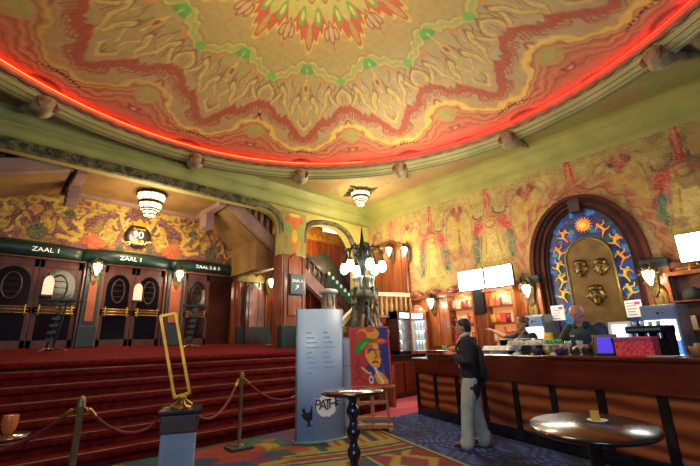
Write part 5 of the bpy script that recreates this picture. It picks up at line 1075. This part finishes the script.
def man():
    t = thing('person', 'standing man in dark jacket and pale grey trousers, hands held out at the bar', 'person', (5.19, 3.14, .012), math.radians(118))
    sk = bodymat('#b07a5a'); HM = T(.035, 0, 1.565) @ Rz(.05) @ Ry(-.05)
    b = MB(); head(b, HM, .98)
    b.tube([(-.0, 0, 1.36), (.01, 0, 1.5)], [.06, .055], 10); b.tube([(0, 0, .86), (0, 0, 1.0), (0, 0, 1.2), (0, 0, 1.34), (0, 0, 1.4)], [.15, .14, .17, .17, .08], 14, flat=.62)
    arms = [[(0, .185, 1.36), (-.03, .235, 1.10), (.14, .17, 1.12), (.20, .12, 1.20)], [(0, -.185, 1.36), (-.05, -.245, 1.10), (.12, -.2, 1.12), (.18, -.13, 1.20)]]
    for i, a in enumerate(arms): b.tube(a, [.055, .044, .036, .028], 10); hand(b, a[-1], (.8, -.15 if i == 0 else .15, .3), (-.2, 0, 1), .55, -1 if i == 0 else 1)
    legs = [[(0, .085, .86), (.07, .1, .48), (.11, .12, .08)], [(0, -.085, .86), (-.02, -.11, .47), (-.10, -.13, .08)]]
    for l in legs: b.tube(l, [.085, .058, .042], 10); a = Vector(l[-1]); b.tube([tuple(a+Vector((-.03, 0, -.04))), tuple(a+Vector((.12, 0, -.05)))], [.035, .03], 8)
    remeshed('body', b, sk, t, .0085, 2); face_parts(t, HM, .98)
    hr = mat('hair_dark', '#14100c', '#241a12', rough=.6, nscale=20); b = MB(); S = HM
    b.sph((-.022, 0, .045), .102, 16, S, sx=1.0, sy=.86, sz=.98); b.sph((-.055, 0, -.005), .075, 12, S, sy=1.0); remeshed('hair', b, hr, t, .01, 2)
    jk = mat('jacket', '#15161f', '#22232e', rough=.85, nscale=7, bump=.15); b = MB()
    b.tube([(0, 0, .75), (0, 0, .92), (-.005, 0, 1.08), (-.01, 0, 1.25), (-.01, 0, 1.36), (0, 0, 1.42)], [.195, .188, .19, .205, .19, .09], 16, flat=.70)
    for i, a in enumerate(arms):
        a = [Vector(q) for q in a]; b.tube([a[0]+Vector((0, 0, .015)), a[0]*.5+a[1]*.5, a[1], a[1]*.45+a[2]*.55, a[2]*.4+a[3]*.6], [.084, .074, .066, .058, .052], 12)
    b.tube([(-.075, -.09, 1.40), (-.10, 0, 1.385), (-.075, .09, 1.40), (.02, .1, 1.42)], [.04, .055, .04, .03], 8)
    remeshed('jacket', b, jk, t, .012, 3)
    b = MB(); b.tube([(.07, .06, 1.44), (.0, .09, 1.47), (-.05, 0, 1.48), (.0, -.09, 1.47), (.07, -.06, 1.44), (.11, .02, 1.36), (.125, .02, 1.2), (.125, .03, 1.02)], [.026, .03, .03, .03, .028, .028, .026, .02], 8); remeshed('scarf', b, mat('scarf', '#d0c8b8', '#a8a294', rough=.9, nscale=9), t, .010, 2)
    tr = mat('trousers', '#949a92', '#aeb3aa', rough=.85, nscale=5, bump=.2); b = MB(); b.tube([(0, 0, .72), (0, 0, .84), (0, 0, .94)], [.15, .165, .16], 14, flat=.72)
    for l in legs:
        l = [Vector(q) for q in l]; b.tube([l[0]+Vector((0, 0, 0)), l[0]*.5+l[1]*.5, l[1], l[1]*.5+l[2]*.5, l[2]+Vector((0, 0, -.02))], [.112, .105, .092, .088, .09], 12); b.tube([l[2]+Vector((-.01, 0, .05)), l[2]+Vector((.02, 0, -.03))], [.088, .09], 10)
    remeshed('trousers', b, tr, t, .012, 3)
    for l in legs:
        a = Vector(l[-1]); b = MB(); b.hull_loft([[(a.x+x+.0*math.cos(q), a.y+w*math.cos(q), max(0, .012+h*.5+h*.5*math.sin(q))) for q in np.linspace(0, 2*PI, 12, endpoint=False)] for x, w, h in ((-.085, .03, .06), (-.06, .042, .1), (.0, .045, .11), (.08, .05, .085), (.14, .048, .065), (.18, .03, .045))]); b.build('shoe', mat('shoe', '#5a2c22', '#3a1c18', rough=.5), t)
    return t
man()
t = thing('backpack', 'black backpack hanging on the back of the standing man', 'backpack', (5.19, 3.14, 0), math.radians(118)); bk = mat('backpack', '#0c0d10', '#191a20', rough=.8, nscale=9)
b = MB(); b.hull_loft([[(-.135-.035*k+.06*k*math.cos(a), .13*k*math.sin(a)-.02, z) for a in np.linspace(0, 2*PI, 14, endpoint=False)] for z, k in ((.86, .6), (.9, 1.), (1.05, 1.08), (1.22, .95), (1.32, .6), (1.35, .2))]); b.build('pack', bk, t)
b = MB(); b.box(-.245, -.19, -.10, .06, .9, 1.08, bev=.025); b.build('pocket', bk, t)
for s_ in (-.1, .1): b = MB(); b.tube([(-.14, s_, 1.3), (-.06, s_*1.1, 1.44), (.08, s_*1.1, 1.41), (.145, s_*1.15, 1.3), (.10, s_*1.5, 1.1), (-.1, s_*1.7, .96)], .016, 6, flat=1.); b.build('strap', bk, t)
b = MB(); b.tube([(-.2, -.12, .95), (-.22, -.16, .85), (-.21, -.17, .74)], .008, 5); b.build('loose_strap', bk, t)

def barman():
    t = thing('person', 'bald barman in a dark green shirt looking down at his hands on the bar', 'person', (*bp(3.22, .93, 0)[:2], 0), BA-PI/2+.1)
    t.scale = (1.07, 1.07, 1.06)
    sk = bodymat('#b8806a'); HM = T(.11, 0, 1.63) @ Ry(.50); b = MB(); head(b, HM, 1.05); b.tube([(.02, 0, 1.42), (.08, 0, 1.55)], [.066, .06], 10)
    b.tube([(0, 0, .86), (0, 0, 1.0), (.01, 0, 1.2), (.02, 0, 1.38), (.02, 0, 1.45)], [.16, .155, .18, .18, .09], 14, flat=.65)
    arms = [[(.0, .2, 1.40), (.06, .31, 1.20), (.26, .24, 1.17), (.36, .16, 1.20)], [(.0, -.2, 1.40), (.04, -.36, 1.22), (.24, -.26, 1.19), (.36, -.12, 1.20)]]
    for i, a in enumerate(arms): b.tube(a, [.058, .05, .042, .032], 10); hand(b, a[-1], (.8, -.5 if i == 0 else .5, 0), (0, 0, 1), .5, -1 if i == 0 else 1)
    for s_ in (-.09, .09): b.tube([(0, s_, .86), (.01, s_, .48), (0, s_, .05), (.12, s_, .04)], [.085, .06, .045, .035], 10)
    remeshed('body', b, sk, t, .009, 2); face_parts(t, HM, 1.05)
    sh = mat('shirt_green', '#0c2226', '#163238', rough=.8, nscale=6, bump=.15); b = MB(); b.tube([(0, 0, .82), (0, 0, 1.0), (.01, 0, 1.2), (.02, 0, 1.37), (.03, 0, 1.46), (.05, 0, 1.49)], [.19, .185, .205, .21, .13, .085], 16, flat=.70)
    for a in arms: a = [Vector(q) for q in a]; b.tube([a[0]+Vector((0, 0, .02)), a[0]*.5+a[1]*.5, a[1], a[1]*.4+a[2]*.6, a[2]*.6+a[3]*.4], [.10, .085, .076, .066, .056], 12)
    remeshed('shirt', b, sh, t, .012, 3)
    b = MB(); b.tube([(.115, -.07, 1.46), (.05, -.09, 1.51), (-.03, 0, 1.53), (.05, .09, 1.51), (.115, .07, 1.46)], .026, 8, flat=.6); b.build('collar', sh, t)
    b = MB(); b.box(.155, .162, -.12, -.06, 1.33, 1.345); b.build('name_bar', mat('name_bar', '#c8ccc8', rough=.4), t)
    b = MB(); b.tube([(0, 0, .88), (0, 0, .80)], [.175, .17], 12, flat=.72)
    for s_ in (-.09, .09): b.tube([(0, s_, .84), (.01, s_, .48), (0, s_, .08)], [.10, .08, .075], 10)
    remeshed('trousers', b, mat('black_cloth', '#0c0c10', '#16161c', rough=.85), t, .014, 2)
barman()
def barmaid():
    t = thing('person', 'barmaid in a dark shirt with tied-back brown hair pointing left across the bar', 'person', (*bp(1.74, 1.3, 0)[:2], 0), BA-PI/2-.05); t.scale = (1.05, 1.05, 1.05)
    sk = bodymat('#c08a70'); HM = T(.04, .01, 1.59) @ Rz(-.15) @ Ry(.08); b = MB(); head(b, HM, .97); b.tube([(0, 0, 1.38), (.02, 0, 1.5)], [.052, .05], 10); b.tube([(0, 0, .86), (0, 0, 1.0), (.0, 0, 1.2), (.0, 0, 1.34), (0, 0, 1.4)], [.15, .125, .155, .155, .08], 14, flat=.65)
    arms = [[(0, -.17, 1.37), (.05, -.36, 1.35), (.09, -.58, 1.44), (.11, -.72, 1.51)], [(0, .17, 1.36), (-.02, .26, 1.12), (.2, .18, 1.06), (.3, .12, 1.15)]]
    b.tube(arms[0], [.05, .042, .034, .026], 10); d = Vector((.05, -.9, .2)).normalized(); hand(b, arms[0][-1], d, (0, .2, 1), .15, 1)
    b.tube(arms[1], [.05, .042, .034, .026], 10); hand(b, arms[1][-1], (.8, -.3, .1), (0, 0, 1), .5, -1)
    for s_ in (-.08, .08): b.tube([(0, s_, .86), (.01, s_, .48), (0, s_, .05), (.1, s_, .04)], [.08, .056, .042, .032], 10)
    remeshed('body', b, sk, t, .009, 2); face_parts(t, HM, .97)
    b = MB(); b.sph((-.022, 0, .04), .104, 16, HM, sx=1.0, sy=.86, sz=.98); b.sph((-.06, 0, -.01), .07, 12, HM); b.sph((-.11, 0, .06), .05, 10, HM); remeshed('hair', b, mat('hair_brown', '#4a2c18', '#6a4424', rough=.6, nscale=20), t, .01, 2)
    b = MB(); b.tube([(0, 0, .84), (0, 0, 1.0), (.0, 0, 1.2), (.0, 0, 1.33), (0, 0, 1.41)], [.17, .15, .18, .18, .085], 16, flat=.72)
    for a in arms: a = [Vector(q) for q in a]; b.tube([a[0]+Vector((0, 0, .01)), a[0]*.5+a[1]*.5, a[1], a[1]*.9+a[2]*.1], [.08, .072, .062, .06], 12)
    remeshed('shirt', b, mat('shirt_dark', '#14181c', '#20262a', rough=.8, nscale=6), t, .012, 3)
    b = MB(); b.tube([(0, 0, .88), (0, 0, .80)], [.16, .155], 12, flat=.72)
    for s_ in (-.08, .08): b.tube([(0, s_, .84), (.01, s_, .48), (0, s_, .08)], [.095, .075, .07], 10)
    remeshed('trousers', b, mat('black_cloth', ''), t, .014, 2)
barmaid()

# ================================================================ FOREGROUND
# oval table
t = thing('oval_table', 'dark polished oval table with a shiny top standing in front of the bar', 'table', (3.57, 1.16, 0), math.radians(20))
tt = mat('table_top', '#2e1e10', '#3e2a16', (1, 6, 1), rough=.27, nscale=2, coat=.25)
b = MB(); b.lathe([(0, .715), (.40, .715), (.43, .725), (.435, .74), (.43, .752), (0, .754)], (0, 0, 0), 48, sx=1.25, sy=1.0); tb = b.build('tabletop', tt, t); b = MB(); b.lathe([(.425, .712), (.442, .722), (.444, .742), (.432, .752)], (0, 0, 0), 48, sx=1.25, sy=1.0); b.build('rim', mat('table_rim', '#1c120c', '#2a1a12', rough=.2, coat=.6), tb)
b = MB(); b.lathe([(.06, .0), (.055, .1), (.04, .3), (.05, .6), (.09, .7), (.1, .716)], (0, 0, 0), 16); b.build('column', black_metal, t); b = MB(); b.lathe([(0, 0), (.26, 0), (.26, .02), (.1, .05), (.06, .09), (0, .09)], (0, 0, 0), 24); b.build('base', black_metal, t)
t = thing('ashtray', 'small pale dish lying on the oval table', 'dish', (3.70, 1.15, .754)); b = MB(); b.lathe([(0, .0), (.05, .0), (.075, .014), (.07, .016), (.045, .006), (0, .006)], (0, 0, 0), 20); b.build('dish', mat('dish_white', '#d8e0d8', rough=.3), t)
t = thing('snack_card', 'small yellow folded card standing in the dish on the oval table', 'card', (3.72, 1.17, .762), .5); b = MB(); b.prism([(-.03, 0), (0, .07), (.03, 0), (.026, 0), (0, .062), (-.026, 0)], -.03, .03); b.build('card', mat('card_yellow', '#c8a030', '#a8842a', rough=.6), t)
# bistro table
t = thing('bistro_table', 'tall round bistro table with a dark turned wavy leg in the foreground', 'table', (2.33, 2.51, 0))
b = MB(); b.lathe([(0, 1.005), (.245, 1.005), (.255, 1.015), (.255, 1.028), (.25, 1.034), (0, 1.036)], (0, 0, 0), 40); b.build('tabletop', mat('bistro_top', '#20140e', '#38241a', rough=.14, nscale=3, coat=.8), t)
pr = [(.15, 0), (.15, .03), (.05, .07)]+[(.042+.013*math.sin(i*.9), .07+i*.022) for i in range(1, 41)]+[(.06, .985), (.09, 1.005)]
b = MB(); b.lathe([(0, 0)]+pr, (0, 0, 0), 18); b.build('turned_leg', mat('turned', '#14101a', '#221a26', rough=.25, nscale=4, coat=.5), t)
# silver banners
bn = mat('banner', '#8cb0e0', '#b4ccec', (1, 1, .3), rough=.4, nscale=.8)
t = thing('banner_stand', 'tall curved silver banner with black and white lettering and a black rooster', 'banner', (4.06, 5.1, 0), math.radians(-22))
n = 16; b = MB(); vs = []; fs = []; hw = .375; BZ = 1.96
def bc(x): return -.10*(1-(x/hw)**2)
for i in range(n+1):
    x = -hw+2*hw*i/n
    for y in (bc(x), bc(x)+.03): vs += [(x, y, .03), (x, y, BZ)]
for i in range(n):
    k = i*4; fs += [(k, k+4, k+5, k+1), (k+2, k+3, k+7, k+6), (k+1, k+5, k+7, k+3), (k, k+2, k+6, k+4)]
fs += [(0, 1, 3, 2), (n*4, n*4+2, n*4+3, n*4+1)]; b.add(vs, fs, None, 0, True); b.build('panel', bn, t)
b = MB(); b.tube([(-hw-.01, .015, 0.0), (-hw-.01, .015, BZ+.01)], .015, 6); b.tube([(hw+.01, .015, 0.0), (hw+.01, .015, BZ+.01)], .015, 6); b.build('edge_post', steel, t)
b = MB(); b.hull_loft([[(x, bc(x)-.06+.16*q, z) for q, z in ((0, 0), (1, 0), (1, .03), (0, .03))] for x in np.linspace(-hw-.04, hw+.04, 9)]); b.build('base', mat('banner_base', '#5a7078', '#6f858c', rough=.4), t)
b = MB()
for q in range(9):
    z = 1.58-q*.075
    for x0_ in (-.24, .02):
        for j in range(2+(q*5) % 4): x = x0_+j*.04; b.box(x, x+.034, bc(x+.017)-.004, bc(x+.017)+.004, z, z+.018)
b.build('printed_lines', mat('print_pale', '#82a4d2', '#9cb8dc', rough=.5), t)
wt = mat('print_white', '#e6ebf0', rough=.5); bk_ = mat('print_black', '#14161c', rough=.5)
b = MB(); n = 28; pts = [(.06+.17*math.cos(2*PI*i/n)*(1+.06*math.sin(5*i)), .50+.15*math.sin(2*PI*i/n)*(1+.06*math.cos(4*i))) for i in range(n)]; b.prism(pts, -.111, -.104); b.build('white_bubble', wt, t)
for i, (c, x, z, s_, r_) in enumerate((('P', -.09, .525, .21, .16), ('A', .0, .515, .20, .05), ('T', .075, .52, .21, -.03), ('H', .155, .53, .20, -.06), ('E', .235, .555, .18, -.12), ("'", .29, .62, .18, -.2))):
    text('lettering', c, s_, bk_, t, (x, -.120, z), (PI/2, r_, 0), ext=.004)
    text('letter_outline', c, s_*1.14, wt, t, (x, -.113, z), (PI/2, r_, 0), ext=.002) if c not in "TH" else None
b = MB(); C0 = (-.21, .37); rp = [(-.085, .085), (-.07, .03), (-.09, .02), (-.06, -.02), (-.03, -.05), (-.012, -.055), (-.012, -.095), (-.04, -.105), (.045, -.105), (.012, -.09), (.012, -.055), (.035, -.035), (.055, .01), (.055, .055), (.08, .07), (.06, .085), (.062, .105), (.045, .10), (.03, .115), (.026, .085), (.015, .05), (-.015, .035), (-.04, .05), (-.05, .09)]
b.prism([(C0[0]+x*1.3, C0[1]+z*1.3) for x, z in rp], bc(-.21)-.014, bc(-.21)-.002); b.build('rooster', bk_, t)
t = thing('banner_stand', 'narrow plain silver banner standing behind the tall curved one', 'banner', (4.84, 5.5, 0), math.radians(-35))
b = MB(); b.box(-.24, .24, -.012, .012, .03, 1.5, bev=.004); b.build('panel', bn, t); b = MB(); b.box(-.25, .25, -.016, .016, 1.49, 1.52); b.box(-.25, .25, -.016, .016, 1.02, 1.03); b.build('top_rail', steel, t); b = MB(); b.box(-.27, .27, -.14, .14, 0, .04, bev=.01); b.build('base', mat('banner_base', ''), t)
# easel with painting
t = thing('easel', 'wooden easel standing on the rug with the pop art portrait', 'easel', (5.12, 5.02, 0), math.radians(-45))
b = MB(); b.tube([(-.27, 0, .02), (-.22, .06, 1.0), (-.10, .12, 1.9)], .022, 6); b.tube([(.27, 0, .02), (.22, .06, 1.0), (.10, .12, 1.9)], .022, 6); b.build('upright', wood_easel, t)
b = MB(); b.tube([(0, .55, .02), (0, .16, 1.7)], .02, 6); b.build('back_leg', wood_easel, t)
b = MB(); b.box(-.40, .40, -.08, .02, .66, .70, bev=.008); b.box(-.27, .27, -.01, .03, .40, .45, bev=.006); b.box(-.27, .27, -.03, .03, .16, .21, bev=.006); b.box(-.33, .33, -.09, .09, .03, .09, bev=.01); b.build('crossbar', wood_easel, t)
b = MB(); b.box(-.31, -.25, -.22, .32, 0, .05, bev=.008); b.box(.25, .31, -.22, .32, 0, .05, bev=.008); b.build('foot', wood_easel, t)
b = MB(); b.box(-.03, .03, -.0, .03, .05, .66, bev=.005); b.build('mast', wood_easel, t)
t = thing('painting', 'colourful pop art portrait of a face in a brimmed hat, on the easel', 'painting', (5.09, 4.99, .70), math.radians(-45)); t.rotation_euler = (-.07, -.015, math.radians(-45))
xs = np.linspace(-.35, .35, 140); zs = np.linspace(0, .98, 196); X, Z = np.meshgrid(xs, zs); p = Paint(X, Z, '#a8201c')
p.poly([(.12, .98), (.35, .98), (.35, .0), (.30, .0), (.18, .4), (.14, .7)], '#1c2078', X=X, Y=Z); p.poly([(-.1, .3), (.14, .5), (.2, .3), (.28, .02), (.05, .1)], '#242a88', X=X, Y=Z)
p.ell(-.02, .86, .20, .12, '#d89a1c'); p.ell(.02, .93, .08, .04, '#b8402c'); p.ell(-.14, .82, .10, .10, '#b03424')
p.poly([(-.29, .56), (-.22, .72), (-.05, .8), (.1, .77), (.08, .72), (-.02, .70), (-.12, .62), (-.2, .52)], '#2a7a28', X=X, Y=Z); p.poly([(-.2, .6), (-.1, .72), (.0, .74), (-.04, .7), (-.13, .6)], '#4aa03a', X=X, Y=Z)
p.poly([(.05, .76), (.2, .79), (.31, .75), (.3, .70), (.2, .67), (.06, .70)], '#b8402a', X=X, Y=Z); p.poly([(.12, .75), (.24, .76), (.27, .72), (.15, .71)], '#d0703a', X=X, Y=Z)
p.poly([(-.08, .6), (.0, .70), (.14, .70), (.18, .56), (.17, .48), (.19, .42), (.15, .30), (.07, .26), (-.02, .36), (-.08, .48)], '#dca020', X=X, Y=Z)
p.poly([(-.07, .62), (.02, .70), (.06, .66), (.02, .55), (-.05, .5)], '#c0561e', X=X, Y=Z)
p.line([(-.02, .575), (.04, .60), (.08, .58)], .016, '#1c2078'); p.line([(.11, .585), (.15, .60), (.17, .58)], .014, '#1c2078'); p.line([(.09, .57), (.11, .47), (.08, .45)], .012, '#a8342a'); p.line([(.04, .375), (.09, .39), (.13, .375)], .016, '#7a1c2c'); p.poly([(.10, .62), (.16, .6), (.17, .46), (.12, .42)], '#c87a20', .8, X=X, Y=Z); p.ell(.09, .3, .05, .02, '#c87a20')
p.poly([(-.22, .3), (-.1, .22), (.0, .1), (.1, .0), (-.35, .0), (-.35, .22)], '#b02420', X=X, Y=Z); p.poly([(.1, .25), (.2, .2), (.30, .06), (.28, .02), (.12, .02), (.05, .15)], '#d8961c', X=X, Y=Z); p.line([(.08, .28), (.13, .16), (.2, .05)], .022, '#e0dccc', .8); p.ell(.0, .1, .04, .07, '#d8d0d8'); p.ell(.0, .1, .02, .035, '#2a2a88'); p.line([(-.15, .3), (-.06, .22), (.0, .2)], .014, '#e0c040')
p.line([(-.2, .42), (-.24, .3), (-.2, .2)], .03, '#8a1818'); p.line([(-.3, .1), (-.2, .14), (-.1, .06)], .012, '#7a1420')
for a in (-.34, .34): p.put((np.abs(X-a) < .014).astype(float), '#c0301c')
for a in (.01, .97): p.put((np.abs(Z-a) < .014).astype(float), '#c0301c')
g = grid_mesh('canvas_face', np.stack([X, X*0-.021, Z], -1), p.C, vmat('canvas', .6)); g.parent = t
b = MB(); b.box(-.355, .355, -.02, .012, -.004, .985, bev=.004); b.build('stretcher', mat('stretcher', '#8a1c18', rough=.6), t)
# plinth with gilt frame
t = thing('stone_plinth', 'blue grey stone plinth with dark moulded top at the foot of the stairs', 'plinth', (1.58, 4.18, 0), math.radians(-25))
b = MB(); b.box(-.15, .15, -.15, .15, 0, .74, bev=.012); b.build('shaft', mat('plinth_stone', '#7890a8', '#94a8bc', rough=.5, nscale=3, detail=6), t); b = MB(); b.box(-.165, .165, -.165, .165, .64, .80, bev=.012); b.build('wood_band', mat('band_brown', '#3a1c14', '#4c281c', rough=.4, nscale=4), t); b = MB(); b.box(-.19, .19, -.19, .19, .80, .845, bev=.015); b.build('cap', marble_black, t)
t = thing('gilt_frame', 'tall narrow open gilt frame leaning upright on the stone plinth', 'frame', (1.58, 4.18, .845), math.radians(-25))
b = MB(); b.lathe([(0, 0), (.10, 0), (.09, .015), (.03, .03), (.02, .08), (.05, .10), (.0, .11)], (0, 0, 0), 16)
for q in range(4): a = q*PI/2+.4; b.tube([(.02*math.cos(a), .02*math.sin(a), .08), (.1*math.cos(a), .1*math.sin(a), .02)], .012, 6)
b.build('foot', brass, t); M = T(0, 0, .10) @ Ry(-.25)
b = MB(); b.box(-.085, -.055, -.012, .012, 0, .84, M, bev=.005); b.box(.055, .085, -.012, .012, 0, .84, M, bev=.005); b.box(-.085, .085, -.012, .012, 0, .03, M, bev=.005); b.box(-.085, .085, -.012, .012, .81, .84, M, bev=.005); b.build('frame_bars', gold, t)
# stanchions and ropes
def stanchion():
    t = thing('rope_post', 'x', 'post', (0, 0, 0), 0, 'brass rope posts at the foot of the stairs'); b = MB(); b.lathe([(.026, .06), (.026, .94), (.032, .95), (.036, .965), (.03, .98), (.034, 1.0), (.024, 1.03), (.008, 1.045), (0, 1.046)], (0, 0, 0), 16); b.build('pole', brass_dull, t)
    b = MB(); b.box(-.16, .16, -.16, .16, 0, .05, bev=.012); b.lathe([(.08, .05), (.06, .075), (.03, .085)], (0, 0, 0), 16); b.build('base', mat('post_base', '#1c2a24', '#26362e', rough=.4), t); b = MB()
    for s_ in (-1, 1): b.tube([(0, 0, .955), (.045*s_, 0, .945), (.06*s_, 0, .92)], .009, 6)
    b.build('hook', brass, t); return t
s1 = stanchion(); relabel(s1, 'brass rope post standing alone at the lower left before the red stairs', (.73, 4.15, 0), -.6); s2 = copy_tree(s1); relabel(s2, 'brass rope post on the rug between the stone plinth and the tall banner', (2.98, 5.62, 0), -.1)
rope_m = mat('rope_red', '#4a0a0e', '#701418', rough=.8, nscale=20)
def rope(label, a, b_, sag):
    t = thing('barrier_rope', label, 'rope', a); a, b_ = Vector(a), Vector(b_); pts = [tuple((b_-a)*q+Vector((0, 0, -sag*4*q*(1-q)))) for q in np.linspace(0, 1, 15)]
    r = MB(); r.tube(pts[1:-1], .016, 7); r.build('cord', rope_m, t); [MB().tube(q, .018, 7).build('end_cap', brass, t) for q in (pts[:2], pts[-2:])]
rope('red barrier rope sagging from the left brass post to the stone plinth', (.79, 4.12, .93), (1.43, 4.2, .78), .16); rope('red barrier rope sagging from the stone plinth to the right brass post', (1.74, 4.26, .76), (2.92, 5.62, .93), .22); rope('red barrier rope sagging from the right brass post to the tall banner', (3.04, 5.62, .93), (3.85, 5.5, .62), .14); rope('red barrier rope leaving the left brass post toward the left edge', (.67, 4.2, .93), (-.2, 4.9, .8), .22)
# brochure racks
def rack():
    t = thing('brochure_rack', 'x', 'rack', (0, 0, 0), 0, 'black brochure racks before the doors'); b = MB(); b.tube([(-.05, .0, .03), (.08, .0, 1.02)], .022, 8); b.tube([(.05, 0.02, .03), (.18, .02, 1.02)], .022, 8); b.build('pole', black_metal, t)
    b = MB(); b.box(-.2, .46, -.06, .06, 1.0, 1.05, bev=.01); b.build('top_bar', black_metal, t)
    for i in range(6): z = .2+i*.14; x = -.03+z*.13; b = MB(); b.prism([(x-.10, z), (x+.03, z), (x+.05, z+.08), (x-.10, z+.05)], -.09, -.0); b.build('tray', mat('tray_grey', '#16181c', '#24262a', rough=.5), t)
    b = MB(); b.tube([(-.17, -.1, .0), (-.1, -.06, .05), (.0, 0, .06), (.14, -.08, .05), (.26, -.16, .015)], [.02, .026, .03, .026, .02], 6, flat=.7); b.tube([(0, 0, .05), (.03, .2, .015)], .016, 6); b.build('chrome_foot', chrome, t); return t
r1 = rack(); relabel(r1, 'black slanted brochure rack with chrome foot before the leftmost doors', (1.08, 10.1, 1.425)); r2 = copy_tree(r1); relabel(r2, 'black slanted brochure rack with chrome foot before the right doors', (3.9, 10.2, 1.43))
b = MB(); b.lathe([(.012, .0), (.012, 1.0), (.02, 1.02), (0, 1.05)], (0, 0, 0), 10); b.lathe([(0, 0), (.12, 0), (.1, .02), (.02, .04)], (0, 0, 0), 16); o = b.build('slim_post', brass_dull, None, (6.35, 10.4, 1.43)); tag(o, 'slim brass post standing on the landing left of the pillar', 'post')
# corner of a dark table with a small glowing lamp, bottom left
t = thing('side_table', 'dark round side table edge at the bottom left corner', 'table', (.26, 4.75, 0)); b = MB(); b.lathe([(0, .70), (.22, .70), (.23, .715), (.22, .73), (0, .73)], (0, 0, 0), 28); b.build('tabletop', mat('bistro_top', ''), t); b = MB(); b.lathe([(0, 0), (.16, 0), (.16, .02), (.03, .04), (.025, .7)], (0, 0, 0), 14); b.build('stem', black_metal, t)
t = thing('table_lamp', 'small amber glowing cup lamp on the side table at the bottom left', 'lamp', (.33, 4.82, .73)); b = MB(); b.lathe([(.03, 0), (.05, .03), (.06, .12), (.055, .15)], (0, 0, 0), 14); b.build('glass_cup', mat('cup_amber', '#a85a2c', rough=.3, emit=.05, ecol='#d07030'), t); b = MB(); b.sph((0, 0, .125), .045, 10, sz=.5); b.build('flame_glow', mat('flame', '#ffb878', emit=.6, ecol='#ff9850'), t)

# ================================================================ FILL LIGHT
w = bpy.data.worlds.new('world'); scene.world = w; w.use_nodes = True; bg = w.node_tree.nodes['Background']; bg.inputs['Color'].default_value = (.40, .58, 1, 1); bg.inputs['Strength'].default_value = .17
def area(loc, rot, sx, sy, e, c):
    L = bpy.data.lights.new('cool_fill', 'AREA'); L.shape = 'RECTANGLE'; L.size = sx; L.size_y = sy; L.energy = e; L.color = c; o = bpy.data.objects.new('cool_fill', L); col.objects.link(o); o.location = loc; o.rotation_euler = rot
area((-3.2, -2.6, 2.3), (math.radians(88), 0, math.radians(-47)), 3.2, 2.4, 150, (.62, .78, 1))   # added cool fill from behind the viewer, no source modelled
glow((2.46, 3.14, 4.3), 310, (1, .84, .55), .6)     # added warm fill under the dome, no lamp hangs here
glow((6.3, 5.0, 4.4), 190, (1, .88, .62), .4)  # added warm fill toward the bar wall
glow((8.0, 4.5, 2.6), 35, (1, .84, .6), .3); glow(bp(3.75, .75, 1.55), 2.5, (.35, .3, 1), .05)  # added warm fill at the back bar, then the violet till glow
